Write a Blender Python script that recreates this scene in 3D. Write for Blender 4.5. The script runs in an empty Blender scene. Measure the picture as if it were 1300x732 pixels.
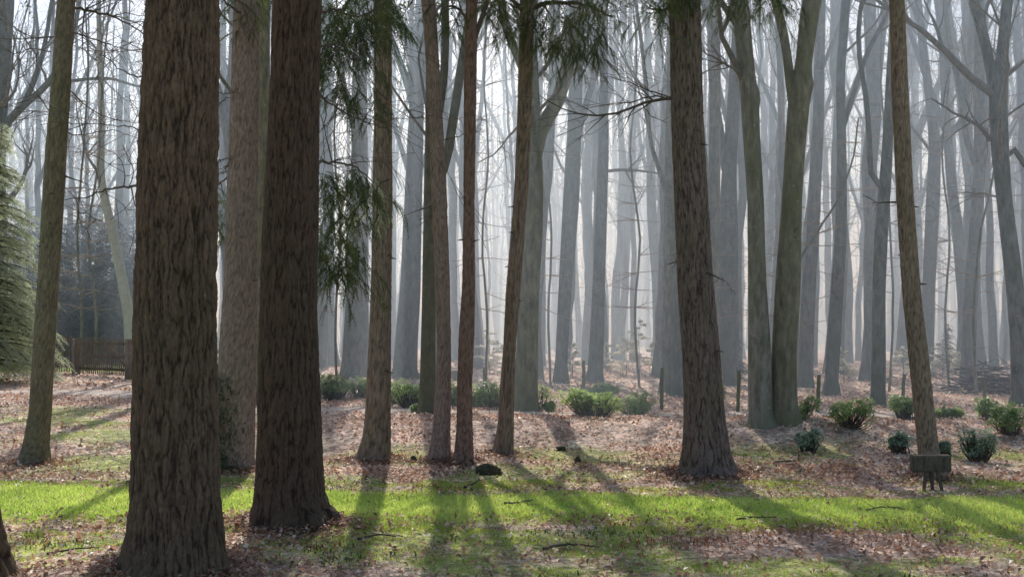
import bpy, math, random
import numpy as np

C = bpy.context.scene.collection
F, CX, CY, HZ, EYE = 1400.0, 650.0, 366.0, 425.0, 1.6
PITCH = math.atan((HZ - CY) / F)
SUN_EL, SUN_AZ = math.radians(44), math.radians(-5)      # azimuth from +Y, negative = to the left

# ------------------------------------------------------------------ noise
_r = np.random.RandomState(7)
_perm = np.concatenate([_r.permutation(256)] * 3)
_grad = _r.normal(size=(256, 3)); _grad /= np.linalg.norm(_grad, axis=1)[:, None]

def pn(x, y, z=0.0):
    x, y, z = np.broadcast_arrays(np.asarray(x, float), np.asarray(y, float), np.asarray(z, float))
    xi, yi, zi = np.floor(x).astype(int), np.floor(y).astype(int), np.floor(z).astype(int)
    xf, yf, zf = x - xi, y - yi, z - zi
    u, v, w = [t * t * t * (t * (t * 6 - 15) + 10) for t in (xf, yf, zf)]
    def g(dx, dy, dz):
        h = _perm[_perm[_perm[(xi + dx) & 255] + ((yi + dy) & 255)] + ((zi + dz) & 255)]
        G = _grad[h]
        return G[..., 0] * (xf - dx) + G[..., 1] * (yf - dy) + G[..., 2] * (zf - dz)
    l = lambda a, b, t: a + (b - a) * t
    x00, x10 = l(g(0, 0, 0), g(1, 0, 0), u), l(g(0, 1, 0), g(1, 1, 0), u)
    x01, x11 = l(g(0, 0, 1), g(1, 0, 1), u), l(g(0, 1, 1), g(1, 1, 1), u)
    return 1.5 * l(l(x00, x10, v), l(x01, x11, v), w)

def fbm(x, y, z=0.0, o=3):
    s, a, f = 0, 1.0, 1.0
    for k in range(o):
        s = s + a * pn(np.asarray(x) * f + 13.7 * k, np.asarray(y) * f - 7.1 * k, np.asarray(z) * f); a *= .5; f *= 2.03
    return s

def sstep(a, b, x):
    t = np.clip((np.asarray(x, float) - a) / (b - a), 0, 1)
    return t * t * (3 - 2 * t)

# ------------------------------------------------------------------ terrain
MOUNDS = []      # (x, y, radius, height)

def terrain(x, y):
    x, y = np.broadcast_arrays(np.asarray(x, float), np.asarray(y, float))
    wig = .55 * pn(x * .22, 3.3) + .25 * pn(x * .7, 9.1)
    sharp = sstep(-6, -2.2, x)
    bank = .24 * (sharp * sstep(15.2 + wig, 16.8 + wig, y) + (1 - sharp) * sstep(13.5, 22, y))
    z = bank + .22 * sstep(18, 38, y) + .10 * sstep(40, 120, y)
    z = z + .05 * fbm(x * .35, y * .35, 1.7, 2) * sstep(5, 9, y) + .018 * fbm(x * 1.6, y * 1.6, 5.2, 2)
    for (mx, my, r, h) in MOUNDS:
        z = z + h * np.exp(-((x - mx) ** 2 + (y - my) ** 2) / (r * r))
    return z

def ray(px, py):
    a, b = (px - CX) / F, (CY - py) / F
    c, s = math.cos(PITCH), math.sin(PITCH)
    return np.array([a, c - b * s, s + b * c])

def at(px, py, D):
    d = ray(px, py); d = d * (D / d[1])
    return np.array([d[0], d[1], d[2] + EYE])

def ground_at(px, py):
    d = ray(px, py); t = np.linspace(5, 160, 6200); P = d[None] * t[:, None] / d[1]
    k = np.argmax(P[:, 2] + EYE < terrain(P[:, 0], P[:, 1]))
    return P[k, 0], P[k, 1]

for (px, py, r, h) in ((222, 722, .75, .10), (370, 660, .6, .05), (895, 601, .8, .07), (840, 583, .5, .06), (300, 597, .5, .04),
                       (475, 587, .5, .03), (590, 589, .5, .03), (1150, 575, .6, .08), (1010, 596, .9, .05), (120, 560, 1.2, .08),
                       (690, 545, 1.6, .08), (1060, 545, 1.2, .07), (940, 545, 1.0, .07), (560, 560, .8, .03)):
    gx, gy = ground_at(px, py); MOUNDS.append((gx, gy, r, h))

# ------------------------------------------------------------------ mesh building
class MB:
    def __init__(s): s.v, s.q, s.t, s.n, s.a = [], [], [], 0, []
    def add(s, V, Q=None, T=None, a=None):
        V = np.asarray(V, float)
        if Q is not None and len(Q): s.q.append(np.asarray(Q, int) + s.n)
        if T is not None and len(T): s.t.append(np.asarray(T, int) + s.n)
        s.v.append(V); s.n += len(V)
        if a is not None: s.a.append(np.asarray(a, float))
        return s
    def mesh(s, name, attr=None, smooth=True):
        me = bpy.data.meshes.new(name)
        V = np.concatenate(s.v) if s.v else np.zeros((0, 3))
        Q = np.concatenate(s.q) if s.q else np.zeros((0, 4), int)
        T = np.concatenate(s.t) if s.t else np.zeros((0, 3), int)
        me.vertices.add(len(V)); me.vertices.foreach_set('co', V.astype(np.float32).ravel())
        L = np.concatenate([Q.ravel(), T.ravel()]); me.loops.add(len(L)); me.loops.foreach_set('vertex_index', L.astype(np.int32))
        n = len(Q) + len(T); me.polygons.add(n)
        st = np.concatenate([np.arange(len(Q)) * 4, len(Q) * 4 + np.arange(len(T)) * 3])
        me.polygons.foreach_set('loop_start', st.astype(np.int32))
        me.polygons.foreach_set('use_smooth', np.full(n, smooth, bool))
        me.update(calc_edges=True)
        if attr and s.a:
            A = np.concatenate(s.a)
            if A.ndim == 1:
                at_ = me.attributes.new(attr, 'FLOAT', 'POINT'); at_.data.foreach_set('value', A.astype(np.float32))
            else:
                if A.shape[1] == 3: A = np.concatenate([A, np.ones((len(A), 1))], 1)
                at_ = me.attributes.new(attr, 'FLOAT_COLOR', 'POINT'); at_.data.foreach_set('color', A.astype(np.float32).ravel())
        return me
    def obj(s, name, mat, parent=None, attr=None, smooth=True):
        o = bpy.data.objects.new(name, s.mesh(name, attr, smooth)); C.objects.link(o)
        o.data.materials.append(mat)
        if parent is not None: o.parent = parent
        return o

def tag(o, label, cat, group=None, kind=None):
    o['label'] = label; o['category'] = cat
    if group: o['group'] = group
    if kind: o['kind'] = kind
    return o

def thing(name, label, cat, loc, rotz=0, group=None):
    o = bpy.data.objects.new(name, None); C.objects.link(o); o.empty_display_size = .2
    o.location = loc; o.rotation_euler = (0, 0, rotz)
    return tag(o, label, cat, group)

def dup(root, loc, rotz, scale, label, group=None):
    r = root.copy(); C.objects.link(r); r.location = loc; r.rotation_euler = (0, 0, rotz); r.scale = scale
    r['label'] = label
    if group: r['group'] = group
    for ch in list(root.children):
        c = ch.copy(); C.objects.link(c); c.parent = r
        for g in ch.children:
            d = g.copy(); C.objects.link(d); d.parent = c
    return r

def frames(P):
    T = np.gradient(P, axis=0); T /= np.linalg.norm(T, axis=1)[:, None] + 1e-9
    ref = np.array([1., 0, 0]) if abs(T[0, 0]) < .9 else np.array([0, 0, 1.])
    U = np.zeros_like(P); u = ref
    for i in range(len(P)):
        u = u - T[i] * (u @ T[i]); u = u / (np.linalg.norm(u) + 1e-9); U[i] = u
    return U, np.cross(T, U)

def tube(P, R, sides):
    P = np.asarray(P, float); R = np.asarray(R, float); n = len(P)
    U, W = frames(P)
    th = np.arange(sides) * 2 * math.pi / sides
    V = P[:, None] + R[:, None, None] * (np.cos(th)[None, :, None] * U[:, None] + np.sin(th)[None, :, None] * W[:, None])
    i, j = np.meshgrid(np.arange(n - 1), np.arange(sides), indexing='ij'); j2 = (j + 1) % sides
    Q = np.stack([i * sides + j, i * sides + j2, (i + 1) * sides + j2, (i + 1) * sides + j], -1).reshape(-1, 4)
    return V.reshape(-1, 3), Q

def smooth_poly(P, n):
    P = np.asarray(P, float); d = np.r_[0, np.cumsum(np.linalg.norm(np.diff(P, axis=0), axis=1))]
    t = np.linspace(0, d[-1], n)
    m = np.gradient(P, d, axis=0) if len(P) > 2 else np.repeat(((P[1] - P[0]) / d[-1])[None], 2, 0)
    k = np.clip(np.searchsorted(d, t, 'right') - 1, 0, len(P) - 2); h = (d[k + 1] - d[k])[:, None]; s = ((t - d[k])[:, None]) / h
    return ((2 * s**3 - 3 * s**2 + 1) * P[k] + (s**3 - 2 * s**2 + s) * h * m[k] + (-2 * s**3 + 3 * s**2) * P[k + 1] + (s**3 - s**2) * h * m[k + 1])

# ------------------------------------------------------------------ materials
def new_mat(name):
    m = bpy.data.materials.new(name); m.use_nodes = True; nt = m.node_tree; nt.nodes.clear()
    out = nt.nodes.new('ShaderNodeOutputMaterial')
    def N(t, **kw):
        n = nt.nodes.new(t)
        for k, v in kw.items():
            if isinstance(k, str) and k in n.inputs: n.inputs[k].default_value = v
            else: setattr(n, k, v)
        return n
    return m, nt, N, (lambda a, b: nt.links.new(a, b)), out

def ramp(N, stops):
    r = N('ShaderNodeValToRGB'); e = r.color_ramp.elements
    while len(e) < len(stops): e.new(.5)
    for el, (p, c) in zip(e, stops): el.position = p; el.color = (*c, 1)
    return r

def bark_mat(name, dark, light, moss, sc=9.0, stretch=.16, moss_amt=.5, bump=.6, rough=.9, cavity=True, blotch=None, cavs=.30):
    m, nt, N, L, out = new_mat(name)
    tc = N('ShaderNodeTexCoord'); oi = N('ShaderNodeObjectInfo')
    off = N('ShaderNodeVectorMath', operation='SCALE'); L(oi.outputs['Location'], off.inputs[0]); off.inputs['Scale'].default_value = 3.1
    pos = N('ShaderNodeVectorMath', operation='ADD'); L(tc.outputs['Object'], pos.inputs[0]); L(off.outputs[0], pos.inputs[1])
    mp = N('ShaderNodeMapping'); L(pos.outputs[0], mp.inputs[0]); mp.inputs['Scale'].default_value = (sc, sc, sc * stretch)
    n1 = N('ShaderNodeTexNoise', Scale=3.0, Detail=7.0, Roughness=.65); L(mp.outputs[0], n1.inputs['Vector'])
    r1 = ramp(N, [(.30, dark), (.70, light)]); L(n1.outputs[0], r1.inputs[0])
    n2 = N('ShaderNodeTexNoise', Scale=1.3, Detail=4.0, Roughness=.6); L(pos.outputs[0], n2.inputs['Vector'])
    r2 = ramp(N, [(.40, (0, 0, 0)), (.68, (1, 1, 1))]); L(n2.outputs[0], r2.inputs[0])
    sx = N('ShaderNodeSeparateXYZ'); L(tc.outputs['Object'], sx.inputs[0]); ft = N('ShaderNodeMapRange'); L(sx.outputs[2], ft.inputs[0]); ft.inputs[1].default_value = .45; ft.inputs[2].default_value = .0; ft.inputs[3].default_value = 0; ft.inputs[4].default_value = 1.1 if moss_amt > .32 else .5
    fa = N('ShaderNodeMath', operation='MULTIPLY_ADD'); L(ft.outputs[0], fa.inputs[0]); L(n2.outputs[0], fa.inputs[1]); L(r2.outputs[0], fa.inputs[2]); fa.use_clamp = True
    ms = N('ShaderNodeMath', operation='MULTIPLY'); L(fa.outputs[0], ms.inputs[0]); ms.inputs[1].default_value = moss_amt
    mx = N('ShaderNodeMix', data_type='RGBA'); L(ms.outputs[0], mx.inputs[0]); L(r1.outputs[0], mx.inputs[6]); mx.inputs[7].default_value = (*moss, 1)
    col = mx.outputs[2]
    # pale lichen flecks
    n3 = N('ShaderNodeTexNoise', Scale=14.0, Detail=3.0); L(pos.outputs[0], n3.inputs['Vector'])
    r3 = ramp(N, [(.66, (0, 0, 0)), (.74, (.35, .35, .35))]); L(n3.outputs[0], r3.inputs[0])
    m3 = N('ShaderNodeMix', data_type='RGBA'); L(r3.outputs[0], m3.inputs[0]); L(col, m3.inputs[6])
    bl = blotch or [min(1, c * 1.7) for c in light]; m3.inputs[7].default_value = (*bl, 1); col = m3.outputs[2]
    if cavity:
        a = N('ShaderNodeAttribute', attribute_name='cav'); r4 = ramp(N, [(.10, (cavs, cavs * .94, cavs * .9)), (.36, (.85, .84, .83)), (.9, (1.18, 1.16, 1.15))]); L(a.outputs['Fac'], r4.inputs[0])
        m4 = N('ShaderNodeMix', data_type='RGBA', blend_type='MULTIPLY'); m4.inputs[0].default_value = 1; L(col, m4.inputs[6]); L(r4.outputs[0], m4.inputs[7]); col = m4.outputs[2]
    b = N('ShaderNodeBsdfPrincipled', Roughness=rough); L(col, b.inputs['Base Color']); b.inputs['Specular IOR Level'].default_value = .25
    bp = N('ShaderNodeBump', Strength=bump, Distance=.02); L(n1.outputs[0], bp.inputs['Height']); L(bp.outputs[0], b.inputs['Normal'])
    L(b.outputs[0], out.inputs[0])
    return m

def leaf_mat(name, c1, c2, trans=.4, rough=.5, spec=.4, attr=None, tcol=None):
    """leaves / needles / grass: diffuse + gloss + light coming through"""
    m, nt, N, L, out = new_mat(name)
    if attr:
        a = N('ShaderNodeAttribute', attribute_name=attr); col = a.outputs['Color']
    else:
        g = N('ShaderNodeNewGeometry'); n = N('ShaderNodeTexNoise', Scale=3.5, Detail=3.0); L(g.outputs['Position'], n.inputs['Vector'])
        ad = N('ShaderNodeMath', operation='ADD'); L(n.outputs[0], ad.inputs[0]); 
        rs = N('ShaderNodeMath', operation='MULTIPLY_ADD'); L(g.outputs['Random Per Island'], rs.inputs[0]); rs.inputs[1].default_value = .5; rs.inputs[2].default_value = -.25
        L(rs.outputs[0], ad.inputs[1])
        r = ramp(N, [(.25, c1), (.75, c2)]); L(ad.outputs[0], r.inputs[0]); col = r.outputs[0]
    b = N('ShaderNodeBsdfPrincipled', Roughness=rough); L(col, b.inputs['Base Color']); b.inputs['Specular IOR Level'].default_value = spec
    t = N('ShaderNodeBsdfTranslucent')
    if tcol:
        tm = N('ShaderNodeMix', data_type='RGBA', blend_type='MULTIPLY'); tm.inputs[0].default_value = 1; L(col, tm.inputs[6]); tm.inputs[7].default_value = (*tcol, 1); L(tm.outputs[2], t.inputs[0])
    else: L(col, t.inputs[0])
    mx = N('ShaderNodeMixShader'); mx.inputs[0].default_value = trans; L(b.outputs[0], mx.inputs[1]); L(t.outputs[0], mx.inputs[2])
    L(mx.outputs[0], out.inputs[0])
    return m

M = {}
M['fir_dark'] = bark_mat('bark_fir_dark', (.095, .064, .043), (.215, .148, .104), (.125, .10, .06), 18, .3, .5, .7, cavs=.32)
M['fir_red'] = bark_mat('bark_fir_red', (.075, .05, .037), (.15, .10, .074), (.09, .075, .045), 18, .28, .4, .6, cavs=.35)
M['fir_pink'] = bark_mat('bark_fir_pink', (.24, .18, .155), (.38, .285, .25), (.22, .18, .12), 16, .5, .4, .5, cavs=.55)
M['fir_brown'] = bark_mat('bark_fir_brown', (.20, .15, .115), (.36, .28, .22), (.20, .17, .105), 16, .25, .5, .5, cavs=.45)
M['fir_rust'] = bark_mat('bark_fir_rust', (.18, .115, .092), (.31, .20, .16), (.18, .135, .095), 16, .3, .3, .5, cavs=.5)
M['fir_mauve'] = bark_mat('bark_fir_mauve', (.13, .10, .088), (.24, .185, .162), (.145, .125, .08), 17, .28, .45, .5, cavs=.32)
M['olive'] = bark_mat('bark_olive', (.14, .122, .088), (.27, .235, .165), (.17, .165, .09), 14, .5, .7, .35, cavs=.6)
M['beech'] = bark_mat('bark_beech', (.10, .095, .075), (.36, .345, .29), (.15, .165, .09), 4, .3, .6, .25, cavity=False)
M['beech_green'] = bark_mat('bark_beech_green', (.09, .085, .058), (.32, .30, .215), (.15, .165, .08), 4, .3, .7, .25, cavity=False)
M['beech_moss'] = bark_mat('bark_moss', (.07, .066, .046), (.19, .18, .125), (.11, .12, .06), 5, .4, .6, .3, cavity=False)
M['beech_grey'] = bark_mat('bark_beech_grey', (.06, .06, .054), (.24, .24, .215), (.11, .13, .07), 4, .3, .5, .2, cavity=False)
M['pale_birch'] = bark_mat('bark_pale', (.30, .28, .18), (.48, .45, .32), (.28, .28, .14), 3, .5, .4, .1, cavity=False)
M['twig'] = bark_mat('twig', (.07, .055, .045), (.16, .125, .10), (.09, .09, .05), 6, .5, .3, .1, cavity=False)
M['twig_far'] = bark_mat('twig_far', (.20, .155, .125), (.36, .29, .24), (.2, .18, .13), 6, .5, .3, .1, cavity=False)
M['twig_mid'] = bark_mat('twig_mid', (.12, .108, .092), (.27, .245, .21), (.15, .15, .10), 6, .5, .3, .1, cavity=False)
M['twig_pale'] = bark_mat('twig_pale', (.25, .19, .14), (.42, .33, .25), (.25, .2, .12), 6, .5, .2, .1, cavity=False)
M['needle'] = leaf_mat('needle', (.035, .06, .02), (.13, .17, .05), .45, .5, .3)
M['needle_lit'] = leaf_mat('needle_lit', (.36, .42, .28), (.64, .69, .46), .62, .45, .4)
M['needle_blue'] = leaf_mat('needle_blue', (.016, .028, .028), (.04, .055, .05), .15, .6, .3)
M['rhodo'] = leaf_mat('rhodo', (.22, .34, .11), (.52, .64, .25), .58, .3, .6)
M['rhodo_bright'] = leaf_mat('rhodo_bright', (.30, .44, .12), (.62, .76, .28), .58, .35, .5)
M['holly'] = leaf_mat('holly', (.20, .30, .19), (.50, .60, .44), .45, .22, .9)
M['pale_leaf'] = leaf_mat('pale_leaf', (.72, .70, .55), (.92, .91, .80), .6, .6, .3)
M['ivy'] = leaf_mat('ivy', (.03, .055, .025), (.09, .13, .055), .3, .45, .4)
M['litter'] = leaf_mat('litter', None, None, .35, .42, .4, attr='col')
M['grass'] = leaf_mat('grass', None, None, .55, .4, .4, attr='col', tcol=(1.1, 1.1, .7))
M['brush'] = leaf_mat('brush', None, None, .3, .6, .3, attr='col')
M['wood_old'] = bark_mat('old_wood', (.17, .14, .112), (.38, .315, .26), (.08, .09, .04), 8, .2, .5, .4, cavity=False)
M['wood_post'] = bark_mat('post_wood', (.07, .06, .03), (.17, .16, .08), (.11, .14, .04), 9, .2, .7, .4, cavity=False)
M['wood_bench'] = bark_mat('bench_wood', (.05, .042, .03), (.17, .145, .11), (.09, .09, .055), 9, .35, .3, .6, cavity=False)
M['wood_cut'] = bark_mat('cut_wood', (.35, .27, .17), (.55, .45, .32), (.4, .32, .2), 6, 1, .2, .2, cavity=False)
M['mossy'] = bark_mat('mossy_wood', (.04, .036, .022), (.12, .105, .065), (.07, .085, .035), 6, .8, .3, .9, cavity=False)

# ------------------------------------------------------------------ world, sun, camera
sc = bpy.context.scene
w = bpy.data.worlds.new('World'); sc.world = w; w.use_nodes = True; nt = w.node_tree
bg = nt.nodes['Background']; sky = nt.nodes.new('ShaderNodeTexSky'); sky.sky_type = 'NISHITA'; sky.sun_disc = False
sky.sun_elevation = SUN_EL; sky.sun_rotation = SUN_AZ; sky.altitude = 50; sky.air_density = 1.0; sky.dust_density = 2.0; sky.ozone_density = 1.0
nt.links.new(sky.outputs[0], bg.inputs[0]); bg.inputs[1].default_value = .15
sd = bpy.data.lights.new('sun', 'SUN'); sd.energy = 5.0; sd.angle = math.radians(.55); sd.color = (1, .97, .92)
so = bpy.data.objects.new('sun', sd); C.objects.link(so)
from mathutils import Vector
_sd = Vector((math.sin(SUN_AZ) * math.cos(SUN_EL), math.cos(SUN_AZ) * math.cos(SUN_EL), math.sin(SUN_EL)))
so.rotation_euler = _sd.to_track_quat('Z', 'Y').to_euler(); so.location = (0, 0, 40)
cd = bpy.data.cameras.new('camera'); co = bpy.data.objects.new('camera', cd); C.objects.link(co); sc.camera = co
co.location = (0, 0, EYE); co.rotation_euler = (math.pi / 2 + PITCH, 0, 0)
cd.sensor_width = 36; cd.lens = 36 * F / 1300; cd.clip_end = 3000; cd.clip_start = .1
sc.view_settings.view_transform = 'Standard'; sc.view_settings.look = 'None'; sc.view_settings.exposure = 0; sc.view_settings.gamma = 1
cy = sc.cycles
cy.use_denoising = True
try: cy.denoiser = 'OPENIMAGEDENOISE'
except Exception: pass
cy.max_bounces = 6; cy.diffuse_bounces = 3; cy.glossy_bounces = 2; cy.transmission_bounces = 3; cy.transparent_max_bounces = 6; cy.volume_bounces = 1
cy.sample_clamp_indirect = 4

# ------------------------------------------------------------------ haze
def haze():
    m, nt, N, L, out = new_mat('haze')
    v = N('ShaderNodeVolumeScatter'); v.inputs['Color'].default_value = (.68, .835, 1, 1); v.inputs['Density'].default_value = HAZE; v.inputs['Anisotropy'].default_value = .45
    L(v.outputs[0], out.inputs['Volume'])
    b = MB(); ring = [(-130, 66), (-13, 35), (-4, 20), (1, 15), (130, 15), (130, 150), (-130, 150)]; n = len(ring)
    V = [(x, y, z) for z in (-.6, 13.5) for (x, y) in ring]; T_ = []
    for k in range(1, n - 1): T_ += [(0, k + 1, k), (n, n + k, n + k + 1)]
    b.add(V, [(k, (k + 1) % n, n + (k + 1) % n, n + k) for k in range(n)], T_)
    o = b.obj('haze', m, smooth=False); o['kind'] = 'stuff'; o['label'] = 'thin blue sunlit mist hanging through the whole wood'; o['category'] = 'haze'
HAZE = .022
haze()

# ------------------------------------------------------------------ ground
def grassiness(x, y, parts=False):
    """0 leaf litter .. 1 full grass"""
    n = fbm(x * .55 + 4, y * .9, 2.2, 3); n2 = fbm(x * 1.7, y * 2.4, 8.8, 2)
    xs_ = sstep(2.5, -5.5, x); xr = sstep(0, 4.5, x)
    lo = 9.55 + .15 * xs_ - .38 * xr + .26 * pn(x * .55, 1.1) + .14 * pn(x * 1.9, 7.7) + .10 * n2
    hi = 10.9 + .95 * xs_ - .15 * xr + .2 * pn(x * .4, 5.5) + .16 * pn(x * 1.5, 2.7) + .14 * n2 + .12 * pn(x * 4.1, y * 4.1)
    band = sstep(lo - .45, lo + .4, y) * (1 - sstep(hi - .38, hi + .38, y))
    front = sstep(-.45, .3, n + .5 * n2 + .16) * (1 - sstep(9.3, 9.8, y)) * .85
    back = sstep(-.25, .4, n + .5 * n2 + .08) * sstep(11, 11.6, y) * (1 - sstep(14.8, 16.2, y)) * .8
    left = sstep(-.4, .25, n + .4 * n2 + .1) * (1 - sstep(-5.2, -3.4, x)) * sstep(12.3, 13, y) * (1 - sstep(19, 22, y)) * .85
    near = np.ones_like(band)
    for (mx, my, r, h) in MOUNDS[:7]: near = near * (1 - .95 * np.exp(-((x - mx) ** 2 + (y - my) ** 2) / (.75 * r) ** 2))
    g = np.clip(np.maximum.reduce([band * (1 - .15 * sstep(.2, .6, n2)), front, back, left]), 0, 1) * near
    return (g, band * near) if parts else g

def path_y(x):
    return 18.7 + 1.3 * sstep(1.5, -3, x) + 5.2 * sstep(-4, -10.5, x) + .2 * np.sin(np.asarray(x) * .6)

def ground_color(x, y):
    g = grassiness(x, y)[:, None]
    n = fbm(x * 2.3, y * 2.3, 3.1, 3)[:, None]; n2 = fbm(x * .4, y * .4, 6.1, 2)[:, None]
    leaf = np.array([.68, .53, .43]) * (1 + .45 * n) + np.array([.03, .012, .0]) * n2
    soil = np.array([.22, .165, .135])
    k = sstep(-.1, .5, fbm(x * 3.1, y * 3.1, 9.9, 2))[:, None]
    leaf = leaf * (1 - .55 * k) + soil * .55 * k
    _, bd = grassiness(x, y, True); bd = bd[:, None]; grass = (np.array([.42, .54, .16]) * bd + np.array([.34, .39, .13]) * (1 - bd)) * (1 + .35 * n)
    c = leaf * (1 - g) + grass * g
    for (mx, my, r, h) in MOUNDS[:7]:
        q = (.8 * np.exp(-((x - mx) ** 2 + (y - my) ** 2) / (.8 * r) ** 2))[:, None]; c = c * (1 - q) + np.array([.20, .115, .075]) * (1 + .5 * n) * q
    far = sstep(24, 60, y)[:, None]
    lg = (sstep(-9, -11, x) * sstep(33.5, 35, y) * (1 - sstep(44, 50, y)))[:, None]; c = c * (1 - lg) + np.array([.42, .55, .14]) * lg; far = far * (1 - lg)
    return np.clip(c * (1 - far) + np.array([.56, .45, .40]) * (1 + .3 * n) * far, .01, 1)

def make_ground():
    xs = np.concatenate([-np.geomspace(400, 13, 26)[:-1], np.arange(-13, 13.001, .1), np.geomspace(13, 400, 26)[1:]])
    ys = np.concatenate([np.linspace(-60, 4.5, 14)[:-1], np.arange(4.5, 12, .075), np.arange(12, 22, .1), np.arange(22, 40, .3), np.geomspace(40, 900, 46)])
    X, Y = np.meshgrid(xs, ys); X, Y = X.ravel(), Y.ravel()
    Z = terrain(X, Y) + .012 * fbm(X * 4, Y * 4, 2.2, 2) * (Y < 25)
    nx, ny = len(xs), len(ys)
    i, j = np.meshgrid(np.arange(ny - 1), np.arange(nx - 1), indexing='ij')
    Q = np.stack([i * nx + j, i * nx + j + 1, (i + 1) * nx + j + 1, (i + 1) * nx + j], -1).reshape(-1, 4)
    m, nt, N, L, out = new_mat('forest_floor')
    a = N('ShaderNodeAttribute', attribute_name='col'); g = N('ShaderNodeNewGeometry')
    n = N('ShaderNodeTexNoise', Scale=22.0, Detail=6.0, Roughness=.7); L(g.outputs['Position'], n.inputs['Vector'])
    vo = N('ShaderNodeTexVoronoi', Scale=16.0); L(g.outputs['Position'], vo.inputs['Vector'])
    r = ramp(N, [(.3, (.45, .42, .42)), (.7, (1.5, 1.45, 1.4))]); L(n.outputs[0], r.inputs[0])
    mx = N('ShaderNodeMix', data_type='RGBA', blend_type='MULTIPLY'); mx.inputs[0].default_value = 1; L(a.outputs['Color'], mx.inputs[6]); L(r.outputs[0], mx.inputs[7])
    hs = N('ShaderNodeHueSaturation'); L(mx.outputs[2], hs.inputs['Color']); 
    sep = N('ShaderNodeSeparateColor'); L(vo.outputs['Color'], sep.inputs[0])
    mr = N('ShaderNodeMapRange'); L(sep.outputs[0], mr.inputs[0]); mr.inputs[3].default_value = .55; mr.inputs[4].default_value = 1.5; L(mr.outputs[0], hs.inputs['Value'])
    b = N('ShaderNodeBsdfPrincipled', Roughness=.75); L(hs.outputs[0], b.inputs['Base Color']); b.inputs['Specular IOR Level'].default_value = .3
    bp = N('ShaderNodeBump', Strength=.9, Distance=.04); L(n.outputs[0], bp.inputs['Height']); L(bp.outputs[0], b.inputs['Normal']); L(b.outputs[0], out.inputs[0])
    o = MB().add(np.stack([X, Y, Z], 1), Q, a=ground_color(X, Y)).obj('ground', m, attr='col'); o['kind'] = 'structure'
    # path: a narrow sheet of sandy earth
    px = np.arange(-16, 7.4, .1); off = np.linspace(-1, 1, 9)
    PX = np.repeat(px, 9); hw = .75 + .2 * pn(PX * .7, 3.9); hw = hw * (1 - .85 * sstep(5, 7.4, PX))
    PY = path_y(PX) + np.tile(off, len(px)) * hw + .12 * pn(PX * 2.5, np.tile(off, len(px)))
    PZ = terrain(PX, PY) + .022 - .03 * np.tile(np.abs(off) ** 4, len(px))
    i, j = np.meshgrid(np.arange(len(px) - 1), np.arange(8), indexing='ij')
    Q = np.stack([i * 9 + j, (i + 1) * 9 + j, (i + 1) * 9 + j + 1, i * 9 + j + 1], -1).reshape(-1, 4)
    m, nt, N, L, out = new_mat('sandy_earth'); g = N('ShaderNodeNewGeometry')
    n = N('ShaderNodeTexNoise', Scale=5.0, Detail=8.0, Roughness=.7); L(g.outputs['Position'], n.inputs['Vector'])
    r = ramp(N, [(.3, (.36, .28, .22)), (.65, (.66, .55, .46))]); L(n.outputs[0], r.inputs[0])
    b = N('ShaderNodeBsdfPrincipled', Roughness=.9); L(r.outputs[0], b.inputs['Base Color'])
    bp = N('ShaderNodeBump', Strength=.5, Distance=.03); L(n.outputs[0], bp.inputs['Height']); L(bp.outputs[0], b.inputs['Normal']); L(b.outputs[0], out.inputs[0])
    o = MB().add(np.stack([PX, PY, PZ], 1), Q).obj('path', m); o['kind'] = 'structure'
make_ground()

def leaf_quads(rs, x, y, z, size, tilt, cols):
    """bent leaf: two quads about a midrib"""
    n = len(x); th = rs.uniform(0, 2 * math.pi, n); L_, W_ = size, size * rs.uniform(.5, .75, n)
    d = np.stack([np.cos(th), np.sin(th), rs.normal(0, tilt, n)], 1); s = np.stack([-np.sin(th), np.cos(th), rs.normal(0, tilt, n)], 1)
    c = np.stack([x, y, z], 1); curl = rs.uniform(.0, .35, n) * size
    up = np.array([0, 0, 1.])
    a = c - d * L_[:, None] * .5; b = c + d * L_[:, None] * .5
    l = c - s * W_[:, None] * .5 + up * curl[:, None]; r = c + s * W_[:, None] * .5 + up * curl[:, None]
    V = np.stack([a, l, b, r], 1).reshape(-1, 3); k = np.arange(n)[:, None] * 4
    T = np.concatenate([k + [0, 2, 1], k + [0, 3, 2]], 0)
    return V, T, np.repeat(cols, 4, 0)

def frustum_pts(rs, n, y0, y1, power=1.0, pad=2.0):
    u = rs.uniform(0, 1, n) ** power; y = y0 + (y1 - y0) * u
    return rs.uniform(-1, 1, n) * (y * .475 + pad), y

def make_litter():
    rs = np.random.RandomState(3); b = MB()
    pal = np.array([[.58, .40, .30], [.66, .50, .40], [.40, .22, .14], [.72, .59, .49], [.48, .28, .18], [.20, .125, .09], [.54, .31, .19], [.34, .20, .13]])
    for (n, y0, y1, s0, s1) in ((70000, 6.6, 13, .022, .055), (85000, 12, 24, .03, .07), (30000, 24, 48, .06, .12)):
        x, y = frustum_pts(rs, n, y0, y1)
        g = grassiness(x, y); clump = fbm(x * .8, y * .8, 12.5, 2)
        keep = rs.uniform(0, 1, n) < (1 - .93 * g) * np.clip(.62 + .6 * clump, .1, 1)
        keep &= ~((np.abs(y - path_y(x)) < .75) & (rs.uniform(0, 1, n) < .86))
        x, y = x[keep], y[keep]; m = len(x)
        c = pal[rs.randint(0, len(pal), m)] * rs.uniform(.85, 1.4, (m, 1)) * np.where((y > 14), 1.05, 1)[:, None]
        V, T, A = leaf_quads(rs, x, y, terrain(x, y) + .012 + rs.uniform(0, .03, m), rs.uniform(s0, s1, m), .45, c)
        b.add(V, None, T, A)
    o = b.obj('leaf_litter', M['litter'], attr='col', smooth=False); tag(o, 'fallen brown beech leaves strewn across the clearing', 'leaves', kind='stuff')
make_litter()

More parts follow.
